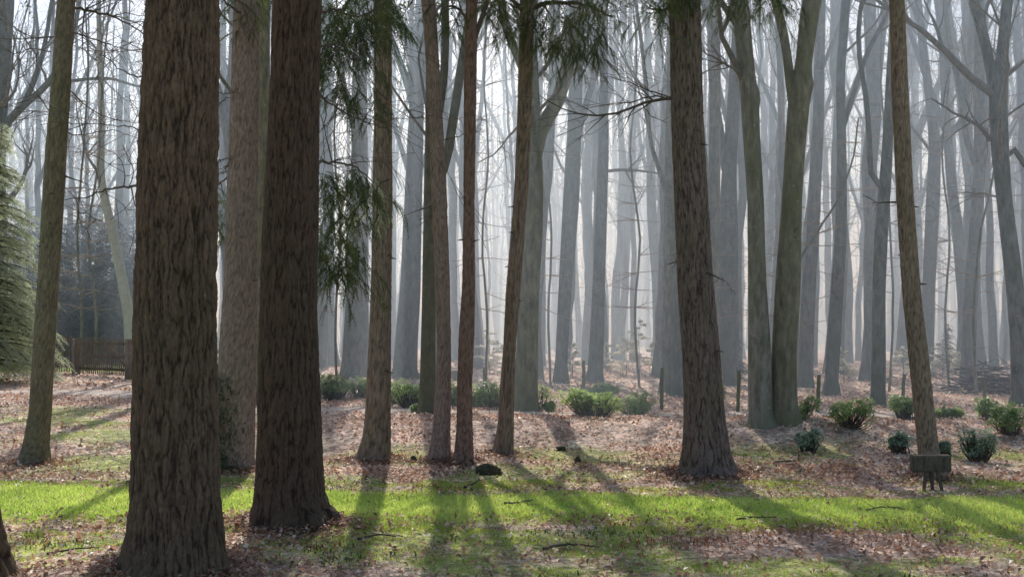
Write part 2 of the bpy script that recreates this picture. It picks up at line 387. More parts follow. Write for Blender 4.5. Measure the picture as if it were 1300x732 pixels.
def blades(rs, x, y, z, h, wd, lean, cols):
    n = len(x); th = rs.uniform(0, 2 * math.pi, n); ph = rs.uniform(0, 2 * math.pi, n)
    c = np.stack([x, y, z], 1); s = np.stack([np.cos(th), np.sin(th), 0 * th], 1) * wd[:, None] * .5
    ln = np.stack([np.cos(ph), np.sin(ph), 0 * ph], 1) * (lean * h)[:, None]
    mid = c + ln * .35 + np.array([0, 0, .6]) * h[:, None]; tip = c + ln + np.array([0, 0, 1.]) * (h * np.sqrt(np.clip(1 - lean**2 * .5, .3, 1)))[:, None]
    V = np.stack([c - s, c + s, mid + s * .7, mid - s * .7, tip], 1).reshape(-1, 3); k = np.arange(n)[:, None] * 5
    return V, k + [0, 1, 2, 3], k + [3, 2, 4], np.repeat(cols, 5, 0)

def make_grass():
    rs = np.random.RandomState(5); b = MB()
    for (n, y0, y1, h0, h1) in ((130000, 6.7, 9.9, .015, .045), (190000, 9.0, 12.1, .025, .065), (140000, 11, 22, .02, .05)):
        x, y = frustum_pts(rs, n, y0, y1, 1, 1.5); g, bd = grassiness(x, y, True)
        keep = rs.uniform(0, 1, n) < g ** 1.15; x, y = x[keep], y[keep]; bd = bd[keep][:, None]; m = len(x)
        t = np.clip(.5 + .5 * fbm(x * 1.3, y * 1.3, 4.4, 2) + rs.normal(0, .2, m), 0, 1)[:, None]
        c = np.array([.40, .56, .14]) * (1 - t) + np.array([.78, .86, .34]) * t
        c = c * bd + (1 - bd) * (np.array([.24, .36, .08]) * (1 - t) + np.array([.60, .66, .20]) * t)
        dry = rs.uniform(0, 1, m) < .05; c[dry] = [.36, .30, .16]
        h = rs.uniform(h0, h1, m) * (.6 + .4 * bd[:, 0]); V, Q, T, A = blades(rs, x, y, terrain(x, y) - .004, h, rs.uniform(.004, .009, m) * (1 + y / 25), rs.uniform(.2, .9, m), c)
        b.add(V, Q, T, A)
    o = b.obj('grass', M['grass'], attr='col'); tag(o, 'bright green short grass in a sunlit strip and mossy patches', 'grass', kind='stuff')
    # low dark brush, dry bracken stalks
    b = MB()
    spots = [(rs.uniform(-.46, .46), rs.uniform(7.2, 17)) for _ in range(46)]
    for (u, Y) in spots:
        X0 = u * Y; n = rs.randint(25, 80); x = X0 + rs.normal(0, .16, n) * (1 + Y / 20); y = Y + rs.normal(0, .12, n)
        kind = rs.uniform()
        base = np.array([.09, .14, .05]) if kind < .6 else (np.array([.26, .10, .05]) if kind < .85 else np.array([.10, .14, .05]))
        c = base * rs.uniform(.6, 1.5, (n, 1)); h = rs.uniform(.012, .05, n)
        V, Q, T, A = blades(rs, x, y, terrain(x, y), h, rs.uniform(.008, .022, n), rs.uniform(.3, 1., n), c); b.add(V, Q, T, A)
    for (px, py, n, sx) in ((880, 690, 260, .45), (1000, 672, 200, .4), (1180, 665, 160, .4), (20, 690, 80, .3), (650, 655, 80, .4)):   # rusty bracken
        X0, Y0 = ground_at(px, py); x = X0 + rs.normal(0, sx, n); y = Y0 + rs.normal(0, .15, n)
        V, Q, T, A = blades(rs, x, y, terrain(x, y), rs.uniform(.02, .07, n), rs.uniform(.006, .016, n), rs.uniform(.4, 1, n), np.array([.42, .18, .09]) * rs.uniform(.5, 1.4, (n, 1))); b.add(V, Q, T, A)
    o = b.obj('undergrowth', M['brush'], attr='col'); tag(o, 'low dark green and rusty bracken tufts dotted over the forest floor', 'undergrowth', kind='stuff')
make_grass()

# ------------------------------------------------------------------ wood: trunks and branches
def bark_trunk(P, R, sides, rs, ridge=.0, kind='furrow', lobes=0, base_z=0.):
    """trunk surface with real ridges; returns V, Q, cavity"""
    V, Q = tube(P, R, sides); n = len(P); th = np.tile(np.arange(sides) * 2 * math.pi / sides, n); z = np.repeat(P[:, 2], sides); r = np.repeat(R, sides)
    s0 = rs.uniform(0, 50); cx, cy_ = np.cos(th), np.sin(th)
    ctr = np.repeat(P, sides, 0); out = V - ctr; out /= np.linalg.norm(out, axis=1)[:, None] + 1e-9
    cav = np.ones(len(V)); disp = np.zeros(len(V))
    if ridge > 0:
        k = r.mean() * 2 * math.pi / (.031 if kind == 'furrow' else .028) / (2 * math.pi)
        warp = .8 * pn(cx * 2 + s0, cy_ * 2, z * 1.4) + .55 * pn(cx * 9 + s0, cy_ * 9, z * 7) + .3 * pn(cx * 22, cy_ * 22 + s0, z * 22)
        zz = z * (3.6 if kind == 'furrow' else 9)
        A_, B_ = cx + .10 * warp * -cy_, cy_ + .10 * warp * cx
        a = pn(A_ * k, B_ * k, zz + s0); b = pn(A_ * k * 2.1 + 9, B_ * k * 2.1, zz * 1.7 + s0); c = pn(A_ * k * 4.3 + 3, B_ * k * 4.3, zz * 4 + s0)
        rid = np.clip(np.abs(a) * 2.6 + .06, 0, 1) ** .8 * np.clip(np.abs(b) * 2.4 + .38, 0, 1) * (.92 + .22 * c)
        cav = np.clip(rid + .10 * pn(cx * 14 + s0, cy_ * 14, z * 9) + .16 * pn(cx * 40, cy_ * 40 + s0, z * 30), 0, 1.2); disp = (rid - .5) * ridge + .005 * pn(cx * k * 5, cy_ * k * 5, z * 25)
    disp = disp + r * .05 * pn(cx * 1.2 + s0, cy_ * 1.2, z * .7 + 5)
    if lobes:
        ph = rs.uniform(0, 6.28); fl = np.exp(-np.clip(z - base_z, 0, 9) / .28)
        disp = disp + fl * r * .065 * (np.cos(lobes * th + ph) + .5 * np.cos((lobes - 2) * th + 2 * ph) + .4 * pn(cx * 5 + s0, cy_ * 5, z * 4))
    return V + out * disp[:, None], Q, cav

def spine(profile, D, base, H, n, sink=.2, taper=.75):
    """measured outline [(y, left, right)] at distance D -> centre line and radii, carried on to height H"""
    pr = sorted(profile, key=lambda t: -t[0]); P, R = [], []
    for (y, a, b) in pr:
        p = at((a + b) / 2, y, D); P.append(p - base); R.append((b - a) / 2 * D / F)
    P, R = np.array(P), np.array(R)
    P[0] = [P[0][0], P[0][1], 0]
    d = (P[-1] - P[-3]) / (P[-1][2] - P[-3][2]); top = P[-1]; rt = R[-1]
    P = np.vstack([P[0] + [0, 0, -sink], P]); R = np.r_[R[0] * 1.12, R]
    hs = np.linspace(top[2], H, 5)[1:]
    for k, h in enumerate(hs):
        dd = d * (h - top[2]); P = np.vstack([P, top + np.array([dd[0] * (1 - .35 * (k + 1) / 4), dd[1], h - top[2]])]); R = np.r_[R, rt * (1 - taper * (k + 1) / 4)]
    zs = np.concatenate([np.linspace(-sink, .6, n // 4, endpoint=False), np.linspace(.6, top[2], n // 2, endpoint=False), np.linspace(top[2], H, n // 4)])
    return np.stack([np.interp(zs, P[:, 2], P[:, 0]), np.interp(zs, P[:, 2], P[:, 1]), zs], 1), np.interp(zs, P[:, 2], R)

def smooth_spine(P, R, k=3):
    for _ in range(k):
        P[1:-1, :2] = (P[:-2, :2] + 2 * P[1:-1, :2] + P[2:, :2]) / 4; R[1:-1] = (R[:-2] + 2 * R[1:-1] + R[2:]) / 4
    return P, R

def branch(b, rng, p, d, r, L, lvl, maxl, up=.12, wob=.16, kids=(5, 5, 4, 3), minr=.0035, droop=0.0):
    """recursive bare branch into builder b"""
    n = 6 if lvl < 2 else 4
    P = [np.array(p, float)]; d = np.array(d, float); d /= np.linalg.norm(d); R = [r]
    for i in range(n):
        d = d + rng.normal(0, wob, 3) + np.array([0, 0, up - droop * (i / n)]); d /= np.linalg.norm(d)
        P.append(P[-1] + d * L / n); R.append(max(minr, r * (1 - .8 * (i + 1) / n)))
    P = np.array(P); V, Q = tube(P, R, (7, 5, 4, 3, 3)[min(lvl, 4)]); b.add(V, Q)
    if lvl >= maxl: return
    k = kids[min(lvl, len(kids) - 1)]
    for j in range(k):
        t = rng.uniform(.25, 1.0) if j else 1.0
        q = t * n; i = min(int(q), n - 1); s = q - i
        pp = P[i] * (1 - s) + P[i + 1] * s; rr = (R[i] * (1 - s) + R[i + 1] * s)
        dd = P[i + 1] - P[i]; dd /= np.linalg.norm(dd)
        side = rng.normal(0, 1, 3); side -= dd * (side @ dd); side /= np.linalg.norm(side) + 1e-9
        a = rng.uniform(.45, 1.0)
        branch(b, rng, pp, dd * math.cos(a) + side * math.sin(a), max(minr, rr * rng.uniform(.5, .8)), L * rng.uniform(.4, .7), lvl + 1, maxl, up, wob, kids, minr, droop)

def stem_crown(b, rng, P, R, z0, nlimb, maxl=3, Ls=(2.2, 4.5), kids=(5, 5, 4), ang=(.5, 1.0), up=.1):
    """limbs and twigs leaving a stem above z0"""
    H = P[-1, 2]
    nlimb = max(4, int(nlimb * .6))
    for j in range(nlimb):
        z = z0 + (H - z0) * (rng.uniform(0, 1) ** .8) * .98; i = min(np.searchsorted(P[:, 2], z), len(P) - 1)
        th = rng.uniform(0, 6.283); a = rng.uniform(*ang)
        d = np.array([math.cos(th) * math.sin(a), math.sin(th) * math.sin(a), math.cos(a)])
        branch(b, rng, P[i], d, R[i] * rng.uniform(.28, .55), rng.uniform(*Ls) * (1.1 - .5 * (z - z0) / max(H - z0, .1)), 1, maxl, up, .17, kids)

# ------------------------------------------------------------------ conifer foliage
def fronds(b, rng, O, Dr, Ln, nd=.012, nl=.03, nw=.006, droop=.5, wide=1.0):
    """many needled twigs at once: each a drooping line with needles on both sides. O,Dr (n,3), Ln (n)"""
    for o, d, L in zip(O, Dr, Ln):
        k = max(4, int(L / nd)); t = np.linspace(0.04, 1, k)
        d = d / (np.linalg.norm(d) + 1e-9)
        P = o + d * (t * L)[:, None] + np.array([0, 0, -1.]) * (droop * L * t ** 1.8)[:, None]
        T = d + np.array([0, 0, -1.]) * (droop * 1.8 * t ** .8)[:, None]; T /= np.linalg.norm(T, axis=1)[:, None]
        S = np.cross(T, np.array([0, 0, 1.]) + rng.normal(0, .5, 3)); S /= np.linalg.norm(S, axis=1)[:, None] + 1e-9
        U = np.cross(S, T)
        sg = np.where(np.arange(k) % 2, 1., -1.)[:, None]
        nd_ = S * sg * wide + T * .75 + U * rng.normal(0, .45, (k, 1)); nd_ /= np.linalg.norm(nd_, axis=1)[:, None]
        ln = nl * rng.uniform(.7, 1.2, (k, 1)) * (1.05 - .45 * t[:, None])
        Wd = np.cross(nd_, U); Wd /= np.linalg.norm(Wd, axis=1)[:, None] + 1e-9
        A, B_, Cc = P - Wd * nw * .5 , P + Wd * nw * .5, P + nd_ * ln
        V = np.stack([A, B_, Cc], 1).reshape(-1, 3)
        b.add(V, None, np.arange(3 * k).reshape(-1, 3))
        V, Q = tube(P[::max(1, k // 4)], np.full(len(P[::max(1, k // 4)]), .0018), 3); b.add(V, Q)

def hang_cluster(rng, region, D, base, n, L=(.22, .5), dd=.6, nl=.032, nw=.0085, nd=.009):
    """drooping sprays; region(rng) gives a pixel of the hanging point"""
    b = MB(); O, Dr, Ln = [], [], []
    for _ in range(max(5, int(n * .62))):
        px, py = region(rng); p = at(px, py, D + rng.uniform(-dd, dd)) - base
        Lb = rng.uniform(*L) * 1.15; d = np.array([rng.normal(0, .7), rng.normal(0, .7), rng.uniform(-.8, .25)]); d /= np.linalg.norm(d)
        t = np.linspace(0, 1, 8); B = p + d * (t * Lb)[:, None] + np.array([0, 0, -1.]) * (.5 * Lb * t ** 1.6)[:, None]
        V, Q = tube(B, np.linspace(.004, .0015, 8), 3); b.add(V, Q)
        for s in range(7):
            i = rng.randint(1, 8); tg = B[i] - B[i - 1]; tg /= np.linalg.norm(tg); sd = np.cross(tg, [0, 0, 1.]) + rng.normal(0, .25, 3); sd /= np.linalg.norm(sd) + 1e-9
            O.append(B[i]); Dr.append(tg * .7 + sd * rng.choice([-1, 1]) * .6 + [0, 0, -.25]); Ln.append(Lb * rng.uniform(.3, .6) * (1.15 - .5 * i / 8))
        O.append(B[5]); Dr.append(B[7] - B[5]); Ln.append(Lb * .45)
    fronds(b, rng, np.array(O), np.array(Dr), np.array(Ln), nd, nl, nw, .55)
    return b

def px_branch(b, pts, D, base, w0, w1, sides=6, rng=None, twigs=0, tl=(.15, .5), n=14, dz=0., droop=.0, lvl=2, maxl=3):
    """branch along a pixel polyline at distance D (dz: how far its tip comes nearer or goes farther)"""
    P = np.array([at(x, y, D + dz * i / (len(pts) - 1)) - base for i, (x, y) in enumerate(pts)]); P = smooth_poly(P, n)
    if rng is not None: P[1:-1] += rng.normal(0, .006, (n - 2, 3))
    R = np.linspace(w0, w1, n) * .5 * D / F; V, Q = tube(P, R, sides); b.add(V, Q)
    for j in range(twigs):
        i = rng.randint(2, n); d = (P[i] - P[i - 1]); d /= np.linalg.norm(d); s = rng.normal(0, 1, 3); s -= d * (s @ d); s /= np.linalg.norm(s)
        branch(b, rng, P[i], d * .7 + s * .8, R[i] * .6, rng.uniform(*tl), lvl, maxl, .02, .16, (4, 4, 3), .0025, droop)
    return P, R

def conifer_crown(seed, H0=5.2, H1=17, Lmax=2.9, whorls=14, per=5, frond_L=.55, nl=.10, nw=.03, nd=.06, nf=16, fdroop=.4):
    """a whole needled crown round a vertical axis (local metres) -> wood builder, needle builder"""
    rng = np.random.RandomState(seed); wb, nb = MB(), MB(); O, Dr, Ln = [], [], []
    for k in range(whorls):
        z = H0 + (H1 - H0) * k / whorls; Lb = Lmax * (1 - .85 * k / whorls)
        for j in range(per):
            th = rng.uniform(0, 6.283); L = Lb * rng.uniform(.7, 1.1); d = np.array([math.cos(th), math.sin(th), 0])
            t = np.linspace(0, 1, 7); P = np.array([0, 0, z + rng.uniform(-.3, .3)]) + d * (t * L)[:, None] + np.array([0, 0, 1.]) * (.12 * L * t - .4 * L * t ** 2)[:, None]
            V, Q = tube(P, np.linspace(.025, .006, 7), 4); wb.add(V, Q)
            for f in range(int(nf * L / Lmax) + 3):
                s = rng.uniform(.15, 1); i = min(int(s * 6), 5); q = P[i] + (P[i + 1] - P[i]) * (s * 6 - i)
                side = np.array([-d[1], d[0], 0]) * rng.choice([-1, 1]); O.append(q); Dr.append(d * .6 + side * rng.uniform(.3, 1) + [0, 0, rng.uniform(-.3, .1)]); Ln.append(frond_L * rng.uniform(.5, 1.1) * (.5 + .5 * L / Lmax))
    fronds(nb, rng, np.array(O), np.array(Dr), np.array(Ln), nd, nl, nw, fdroop)
    return wb, nb

# ------------------------------------------------------------------ the old conifers of the clearing
def base_of(px, py):
    x, y = ground_at(px, py); return np.array([x, y, float(terrain(x, y))])

def conifer(name, label, profile, mat, H, seed, res=(64, 160), ridge=.012, kind='furrow', lobes=5, crown=None):
    y0, a, b_ = max(profile); px = (a + b_) / 2
    base = base_of(px, y0 - 2); D = base[1]; rs = np.random.RandomState(seed)
    t = thing(name, label, 'tree', base)
    P, R = smooth_spine(*spine(profile, D, base, H, res[1])); 
    V, Q, cav = bark_trunk(P, R, res[0], rs, ridge, kind, lobes)
    MB().add(V, Q, a=cav).obj('trunk', M[mat], t, attr='cav')
    if crown is not None:
        top = P[int(len(P) * .8)]
        for nm, me in (('crown', crown),):
            o = bpy.data.objects.new(nm, me); C.objects.link(o); o.parent = t; o.location = (top[0] * .8, top[1], 0); o.rotation_euler = (0, 0, rs.uniform(0, 6.28))
    return t, base, D, P, R

def crown_mesh(seed, **k):
    wb, nb = conifer_crown(seed, **k); nq = sum(len(q) for q in wb.q) + sum(len(q) for q in nb.q)
    nb.v += wb.v; nb.q += [q + nb.n for q in wb.q]; nb.n += wb.n; me = nb.mesh('crown', smooth=False); me.materials.append(M['needle']); me.materials.append(M['twig'])
    idx = np.zeros(len(me.polygons), np.int32); idx[:nq] = 1; me.polygons.foreach_set('material_index', idx); return me
CR = [crown_mesh(41, H0=6.6), crown_mesh(42, H0=6.8, Lmax=2.5), crown_mesh(43, H0=6.6, H1=15, Lmax=2.2, whorls=10)]

T_olive = conifer('conifer', 'olive barked straight trunk before the picket gate, leaning slightly right', [(590, 20, 66), (578, 26, 63), (560, 31, 62), (520, 38, 65), (450, 42, 68.5), (366, 48, 74), (300, 52, 78), (200, 57.5, 84), (100, 66, 90), (0, 73, 95)], 'olive', 17, 1, (56, 170), .006, 'plate', 5, CR[1])
T_big = conifer('conifer', 'thickest tree, dark furrowed trunk rising from a litter mound, closest whole trunk', [(724, 152, 289), (705, 158, 284), (680, 163, 281), (650, 165.5, 279), (600, 168, 277.5), (500, 170.5, 275), (366, 174, 273), (200, 179, 274), (100, 183, 275), (0, 187, 275)], 'fir_dark', 19, 2, (280, 900), .019, 'furrow', 6, CR[0])
T_edge = conifer('conifer', 'dark trunk foot cut off at the bottom left corner of the view', [(738, -72, 18), (715, -66, 12), (690, -60, 4), (668, -58, -1), (600, -58, -8), (400, -58, -12), (200, -56, -14), (0, -54, -16)], 'fir_dark', 18, 3, (110, 300), .02, 'furrow', 6, CR[1])
T_pink = conifer('conifer', 'pinkish grey trunk with ivy on its foot, between the two thick dark trunks', [(597, 277, 324), (580, 276, 322.5), (540, 276, 323), (450, 278.5, 325), (366, 284, 327), (250, 288.5, 327), (100, 294, 329), (0, 297, 330)], 'fir_pink', 18, 4, (80, 260), .009, 'plate', 5, CR[2])
T_red = conifer('conifer', 'thick reddish brown trunk with broad flared roots standing on the grass strip', [(665, 312, 427), (650, 317, 418), (630, 322, 411), (600, 325, 409), (550, 327, 407), (450, 329, 404), (366, 331.5, 402.5), (200, 338, 404), (100, 343, 405.5), (0, 347, 408)], 'fir_red', 19, 5, (240, 760), .011, 'furrow', 7, CR[0])
T_brown = conifer('conifer', 'straight brown trunk with a bell shaped base, right of the thick reddish trunk', [(586, 448, 500), (575, 453, 497), (555, 460, 496.5), (530, 463, 496), (450, 467.5, 496), (366, 471, 497), (250, 473, 498), (150, 475, 497.5), (0, 475, 497.5)], 'fir_brown', 17, 6, (72, 260), .008, 'furrow', 6, CR[1])
T_bent = conifer('conifer', 'slim trunk bending left as it rises, first of the close pair', [(586, 542, 575), (570, 546, 572), (540, 550, 572), (500, 552.5, 572.5), (440, 554.5, 572.5), (366, 553, 571), (250, 548, 567.5), (150, 545, 562), (50, 538.5, 556), (0, 535, 552.5)], 'fir_pink', 16, 7, (64, 240), .007, 'plate', 5, CR[2])
T_rust = conifer('conifer', 'slim straight rust red trunk, second of the close pair', [(589, 570, 602), (575, 576, 600.5), (540, 579.5, 600), (500, 580, 599), (420, 583, 602), (366, 586.5, 603), (250, 588.5, 602.5), (100, 589, 605), (0, 591.5, 606)], 'fir_rust', 16, 8, (64, 240), .007, 'plate', 5, CR[2])
T_bough = conifer('conifer', 'brown trunk leaning right under a dark drooping needled bough', [(580, 621, 654), (570, 626, 652.5), (540, 632, 652.5), (500, 634, 653), (440, 639, 655), (366, 642.5, 661), (250, 652, 670), (150, 656.5, 675), (75, 658, 677), (0, 660, 678)], 'fir_brown', 16, 9, (64, 240), .006, 'furrow', 5, CR[1])
T_right = conifer('conifer', 'stout furrowed trunk with one long bare dead branch pointing left', [(603, 856, 940), (590, 864, 931), (570, 867, 926), (540, 868, 922), (500, 868, 918), (450, 866.5, 914), (366, 861, 906), (250, 856, 898), (150, 852.5, 892.5), (0, 849, 889)], 'fir_mauve', 18, 10, (170, 560), .011, 'furrow', 6, CR[0])
T_lean = conifer('conifer', 'smooth brown trunk leaning left behind the little wooden bench', [(610, 1163, 1203), (595, 1165, 1196), (577, 1166, 1192.5), (538, 1163, 1187.5), (480, 1157, 1181.5), (366, 1145.5, 1168), (250, 1138, 1159.5), (100, 1131.5, 1152), (0, 1129.5, 1148)], 'fir_brown', 17, 11, (64, 240), .005, 'plate', 5, CR[2])

def part(b, name, mat, parent, **k): return b.obj(name, M[mat], parent, **k)

def poly_region(pts):
    """random pixel inside a polygon"""
    pts = np.array(pts, float); lo, hi = pts.min(0), pts.max(0)
    def f(rng):
        while True:
            x, y = rng.uniform(lo[0], hi[0]), rng.uniform(lo[1], hi[1]); c = False; j = len(pts) - 1
            for i in range(len(pts)):
                if (pts[i, 1] > y) != (pts[j, 1] > y) and x < (pts[j, 0] - pts[i, 0]) * (y - pts[i, 1]) / (pts[j, 1] - pts[i, 1]) + pts[i, 0]: c = not c
                j = i
            if c: return x, y
    return f

def bough(T, pts, w0, w1, clusters, seed, twigs=0, dz=0., mat='twig', nmat='needle', droop=.15, tl=(.2, .6)):
    t, base, D = T[:3]; rng = np.random.RandomState(seed); b = MB()
    px_branch(b, pts, D, base, w0, w1, 7, rng, twigs, tl, 18, dz, droop)
    o = part(b, 'branch', mat, t)
    for (reg, n, Dd, kw) in clusters:
        fm = kw.pop('mat', nmat)
        hang_cluster(rng, poly_region(reg), D + Dd, base, n, **kw).obj('foliage', M[fm], o, smooth=False)

bough(T_bough, [(668, 12), (700, 4), (740, 6), (778, 22)], 7, 2.5, [([(625, -20), (790, -20), (785, 28), (768, 60), (735, 72), (700, 58), (660, 45), (628, 25)], 230, -.2, dict(L=(.2, .42))),
      ([(690, 20), (760, 20), (768, 70), (740, 82), (705, 65)], 60, -.5, dict(L=(.18, .36)))], 21, 6, .5)
bough(T_bough, [(667, 18), (650, 0), (630, -8), (606, 0)], 6, 2, [([(604, -15), (650, -15), (645, 30), (612, 40)], 55, .2, dict(L=(.18, .36)))], 22, 4, -.5)
bough(T_rust, [(599, 40), (580, 10), (566, 8), (556, 30)], 5, 1.5, [([(558, -10), (592, -10), (586, 45), (562, 50)], 42, .1, dict(L=(.15, .32)))], 23, 3, -.3)
bough(T_rust, [(602, 50), (612, 20), (622, -5)], 7, 5, [([(604, -15), (628, -15), (622, 15), (606, 20)], 14, .1, dict(L=(.15, .3)))], 24, 0)
bough(T_red, [(400, 18), (425, 12), (450, 22), (478, 12)], 4.5, 1.5, [([(402, -20), (492, -20), (486, 30), (455, 70), (420, 80), (402, 60)], 150, .9, dict(L=(.18, .40))),
      ([(450, -15), (500, -15), (500, 25), (470, 40)], 40, 2.2, dict(L=(.15, .35)))], 25, 5, 1.2)
bough(T_red, [(402, 118), (420, 132), (445, 148), (490, 163)], 3.2, 1.2, [([(425, 95), (470, 100), (488, 150), (460, 150), (430, 135)], 26, 1.2, dict(L=(.14, .28)))], 26, 16, 1.0, droop=.5, tl=(.3, 1.0))
bough(T_red, [(400, 60), (425, 58), (452, 80), (464, 105)], 3, 1, [([(404, 60), (440, 70), (462, 105), (440, 110), (408, 100)], 30, 1.0, dict(L=(.14, .3)))], 27, 10, .8, droop=.6, tl=(.3, .9))
bough(T_red, [(400, 205), (425, 206), (450, 212), (474, 232)], 4, 1.5, [([(400, 205), (448, 205), (480, 225), (482, 262), (455, 285), (402, 272)], 120, 1.4, dict(L=(.16, .34))),
      ([(400, 280), (440, 285), (462, 335), (440, 345), (402, 330)], 95, 1.2, dict(L=(.16, .32)))], 28, 8, 1.4, droop=.4)
bough(T_brown, [(496, 228), (484, 232), (474, 245)], 2.5, 1.2, [([(472, 225), (494, 225), (496, 245), (478, 290), (470, 290)], 20, -1.0, dict(L=(.12, .26), mat='needle_lit'))], 29, 2, -1.0)
bough(T_brown, [(495, 128), (482, 118), (470, 100)], 2.5, 1.2, [([(472, 80), (496, 85), (496, 130), (478, 150)], 22, -.8, dict(L=(.12, .26)))], 30, 2, -.8)
bough(T_right, [(858, 8), (838, 14), (820, 8)], 3.5, 1.5, [([(814, -15), (856, -15), (850, 40), (842, 60), (826, 25)], 34, -.1, dict(L=(.16, .32))), ([(846, -20), (900, -20), (905, -5), (850, 2)], 60, -.35, dict(L=(.12, .2)))], 31, 4, .3)
bough(T_right, [(880, -22), (930, -28), (975, -18), (1003, 2)], 5, 1.5, [([(905, -30), (1000, -30), (1003, 8), (985, 12), (960, -5), (910, -8)], 80, .1, dict(L=(.16, .32)))], 32, 5, .4)
bough(T_pink, [(330, 40), (312, 22), (292, 8), (276, -8)], 4, 2, [([(272, -20), (335, -20), (330, 22), (300, 15), (276, 8)], 46, .2, dict(L=(.16, .34)))], 33, 4, -.3)
bough(T_pink, [(288, 225), (280, 232), (268, 240)], 2.5, 1.2, [([(266, 228), (288, 232), (288, 310), (266, 300)], 40, .6, dict(L=(.14, .28)))], 34, 2, .5)

def dead_branches(T, items, seed, mat='twig'):
    t, base, D = T[:3]; rng = np.random.RandomState(seed)
    for (pts, w0, w1, tw, dz, tl) in items:
        b = MB(); px_branch(b, pts, D, base, w0, w1, 5, rng, tw, tl, 16, dz, .05); part(b, 'dead_branch', mat, t)
dead_branches(T_right, [([(852, 125), (838, 127), (815, 131), (790, 141), (760, 147), (735, 144), (712, 137), (683, 120)], 4.5, 1.0, 16, .8, (.2, .7)), ([(854, 124), (830, 117), (805, 107), (772, 97)], 2.4, .8, 8, .5, (.15, .5)),
      ([(852, 126), (835, 121), (800, 130), (770, 134), (740, 139)], 2.4, .8, 8, -.4, (.15, .5)), ([(815, 132), (826, 146), (846, 156)], 1.5, .8, 2, -.3, (.1, .3))], 51)
dead_branches(T_big, [([(178, 235), (160, 238), (135, 241), (108, 250), (82, 254)], 3.6, 1.2, 9, .6, (.25, .8)), ([(182, 165), (150, 160), (110, 158), (84, 166)], 1.8, .7, 6, .4, (.15, .5)), ([(186, 100), (160, 92), (120, 62), (92, 48)], 2.2, .8, 8, 1.2, (.2, .7)),
      ([(274, 132), (283, 128), (292, 124)], 2, 1.2, 1, .2, (.1, .2)), ([(275, 206), (286, 202), (296, 200)], 1.6, 1, 1, .3, (.1, .2)), ([(274, 118), (286, 118), (298, 116)], 1.5, 1, 1, .3, (.1, .2))], 52)
dead_branches(T_olive, [([(90, 8), (115, 14), (150, 24), (190, 48)], 4.5, 1.5, 12, 1., (.3, 1.0)), ([(88, 40), (115, 48), (150, 60), (186, 68)], 2.4, .8, 10, .6, (.3, .9)), ([(78, 45), (50, 48), (20, 50), (-10, 49)], 2.4, .8, 9, .3, (.3, .8)),
      ([(86, 110), (110, 135), (140, 150), (185, 158)], 2.0, .8, 10, 1.4, (.3, .9)), ([(80, 165), (100, 172), (140, 165), (182, 178)], 1.8, .8, 9, 1.6, (.3, .8)), ([(64, 66), (40, 62), (20, 68), (0, 62)], 1.8, .7, 8, .9, (.3, .7)), ([(62, 140), (45, 120), (28, 125), (2, 128)], 1.6, .7, 7, .9, (.3, .7))], 53)
dead_branches(T_bent, [([(558, 180), (585, 172), (612, 165)], 1.6, .8, 4, .6, (.15, .4)), ([(546, 150), (520, 148), (498, 135)], 1.8, .8, 4, .5, (.2, .5))], 54)

rng_s = np.random.RandomState(58)
for T in (T_brown, T_bent, T_rust, T_bough, T_lean, T_pink, T_right, T_olive):
    t, base, D, P, R = T
    for k in range(5):
        i = rng_s.randint(int(len(P) * .3), int(len(P) * .62)); th = rng_s.uniform(0, 6.283); d = np.array([math.cos(th), math.sin(th) * .6, rng_s.uniform(-.2, .2)]); d /= np.linalg.norm(d); b = MB()
        L = rng_s.choice([.05, .08, .12, .28]); n = 6; q = P[i] + d * R[i] * .9 + (d + np.array([0, 0, -.15]))[None] * np.linspace(0, 1, n)[:, None] * L
        V, Q = tube(q, np.linspace(.014, .004, n), 5); b.add(V, Q)
        if L > .2:
            for s_ in range(3): branch(b, rng_s, q[rng_s.randint(2, n)], d + rng_s.normal(0, .5, 3), .004, L * .5, 3, 4, 0, .15, (2, 2, 2, 2), .0025)
        part(b, 'dead_branch', 'twig', t)

# ivy on the foot of the pink trunk
rng = np.random.RandomState(61); b = MB(); t, base, D = T_pink[:3]
n = 1500; th = rng.normal(4.0, .5, n); z = rng.uniform(0, 1, n) ** 1.3 * 1.05; rr = .25 + .05 * rng.uniform(0, 1, n) + .06 * np.exp(-z * 4)
V, T_, A = leaf_quads(rng, rr * np.cos(th) - .03, rr * np.sin(th), z, rng.uniform(.018, .036, n), 1.2, np.ones((n, 3))); b.add(V, None, T_)
part(b, 'ivy', 'ivy', t, smooth=False)

def heaps():
    rs = np.random.RandomState(12); b = MB(); pal = np.array([[.50, .32, .22], [.60, .44, .34], [.36, .19, .12], [.44, .25, .16], [.18, .11, .08]])
    for T in (T_olive, T_big, T_pink, T_red, T_brown, T_bent, T_rust, T_bough, T_right, T_lean):
        t, base, D, P, R = T; r0 = R[P[:, 2] > 0][0]; n = int(1100 * min(1, r0 / .35) ** 1.5 + 150); th = rs.uniform(0, 6.283, n); e = rs.exponential(.13, n); r = r0 * 1.02 + e
        x, y = base[0] + r * np.cos(th), base[1] + r * np.sin(th); lob = .6 + .6 * pn(np.cos(th) * 2 + D, np.sin(th) * 2)
        z = terrain(x, y) + .09 * np.exp(-e / .1) * lob * rs.uniform(.3, 1, n) + .012
        V, Tt, A = leaf_quads(rs, x, y, z, rs.uniform(.022, .05, n), .5, pal[rs.randint(0, 5, n)] * rs.uniform(.6, 1.15, (n, 1))); b.add(V, None, Tt, A)
    o = b.obj('leaf_drifts', M['litter'], attr='col', smooth=False); tag(o, 'dead leaves and needles heaped round the feet of the old trunks', 'leaves', kind='stuff')
heaps()

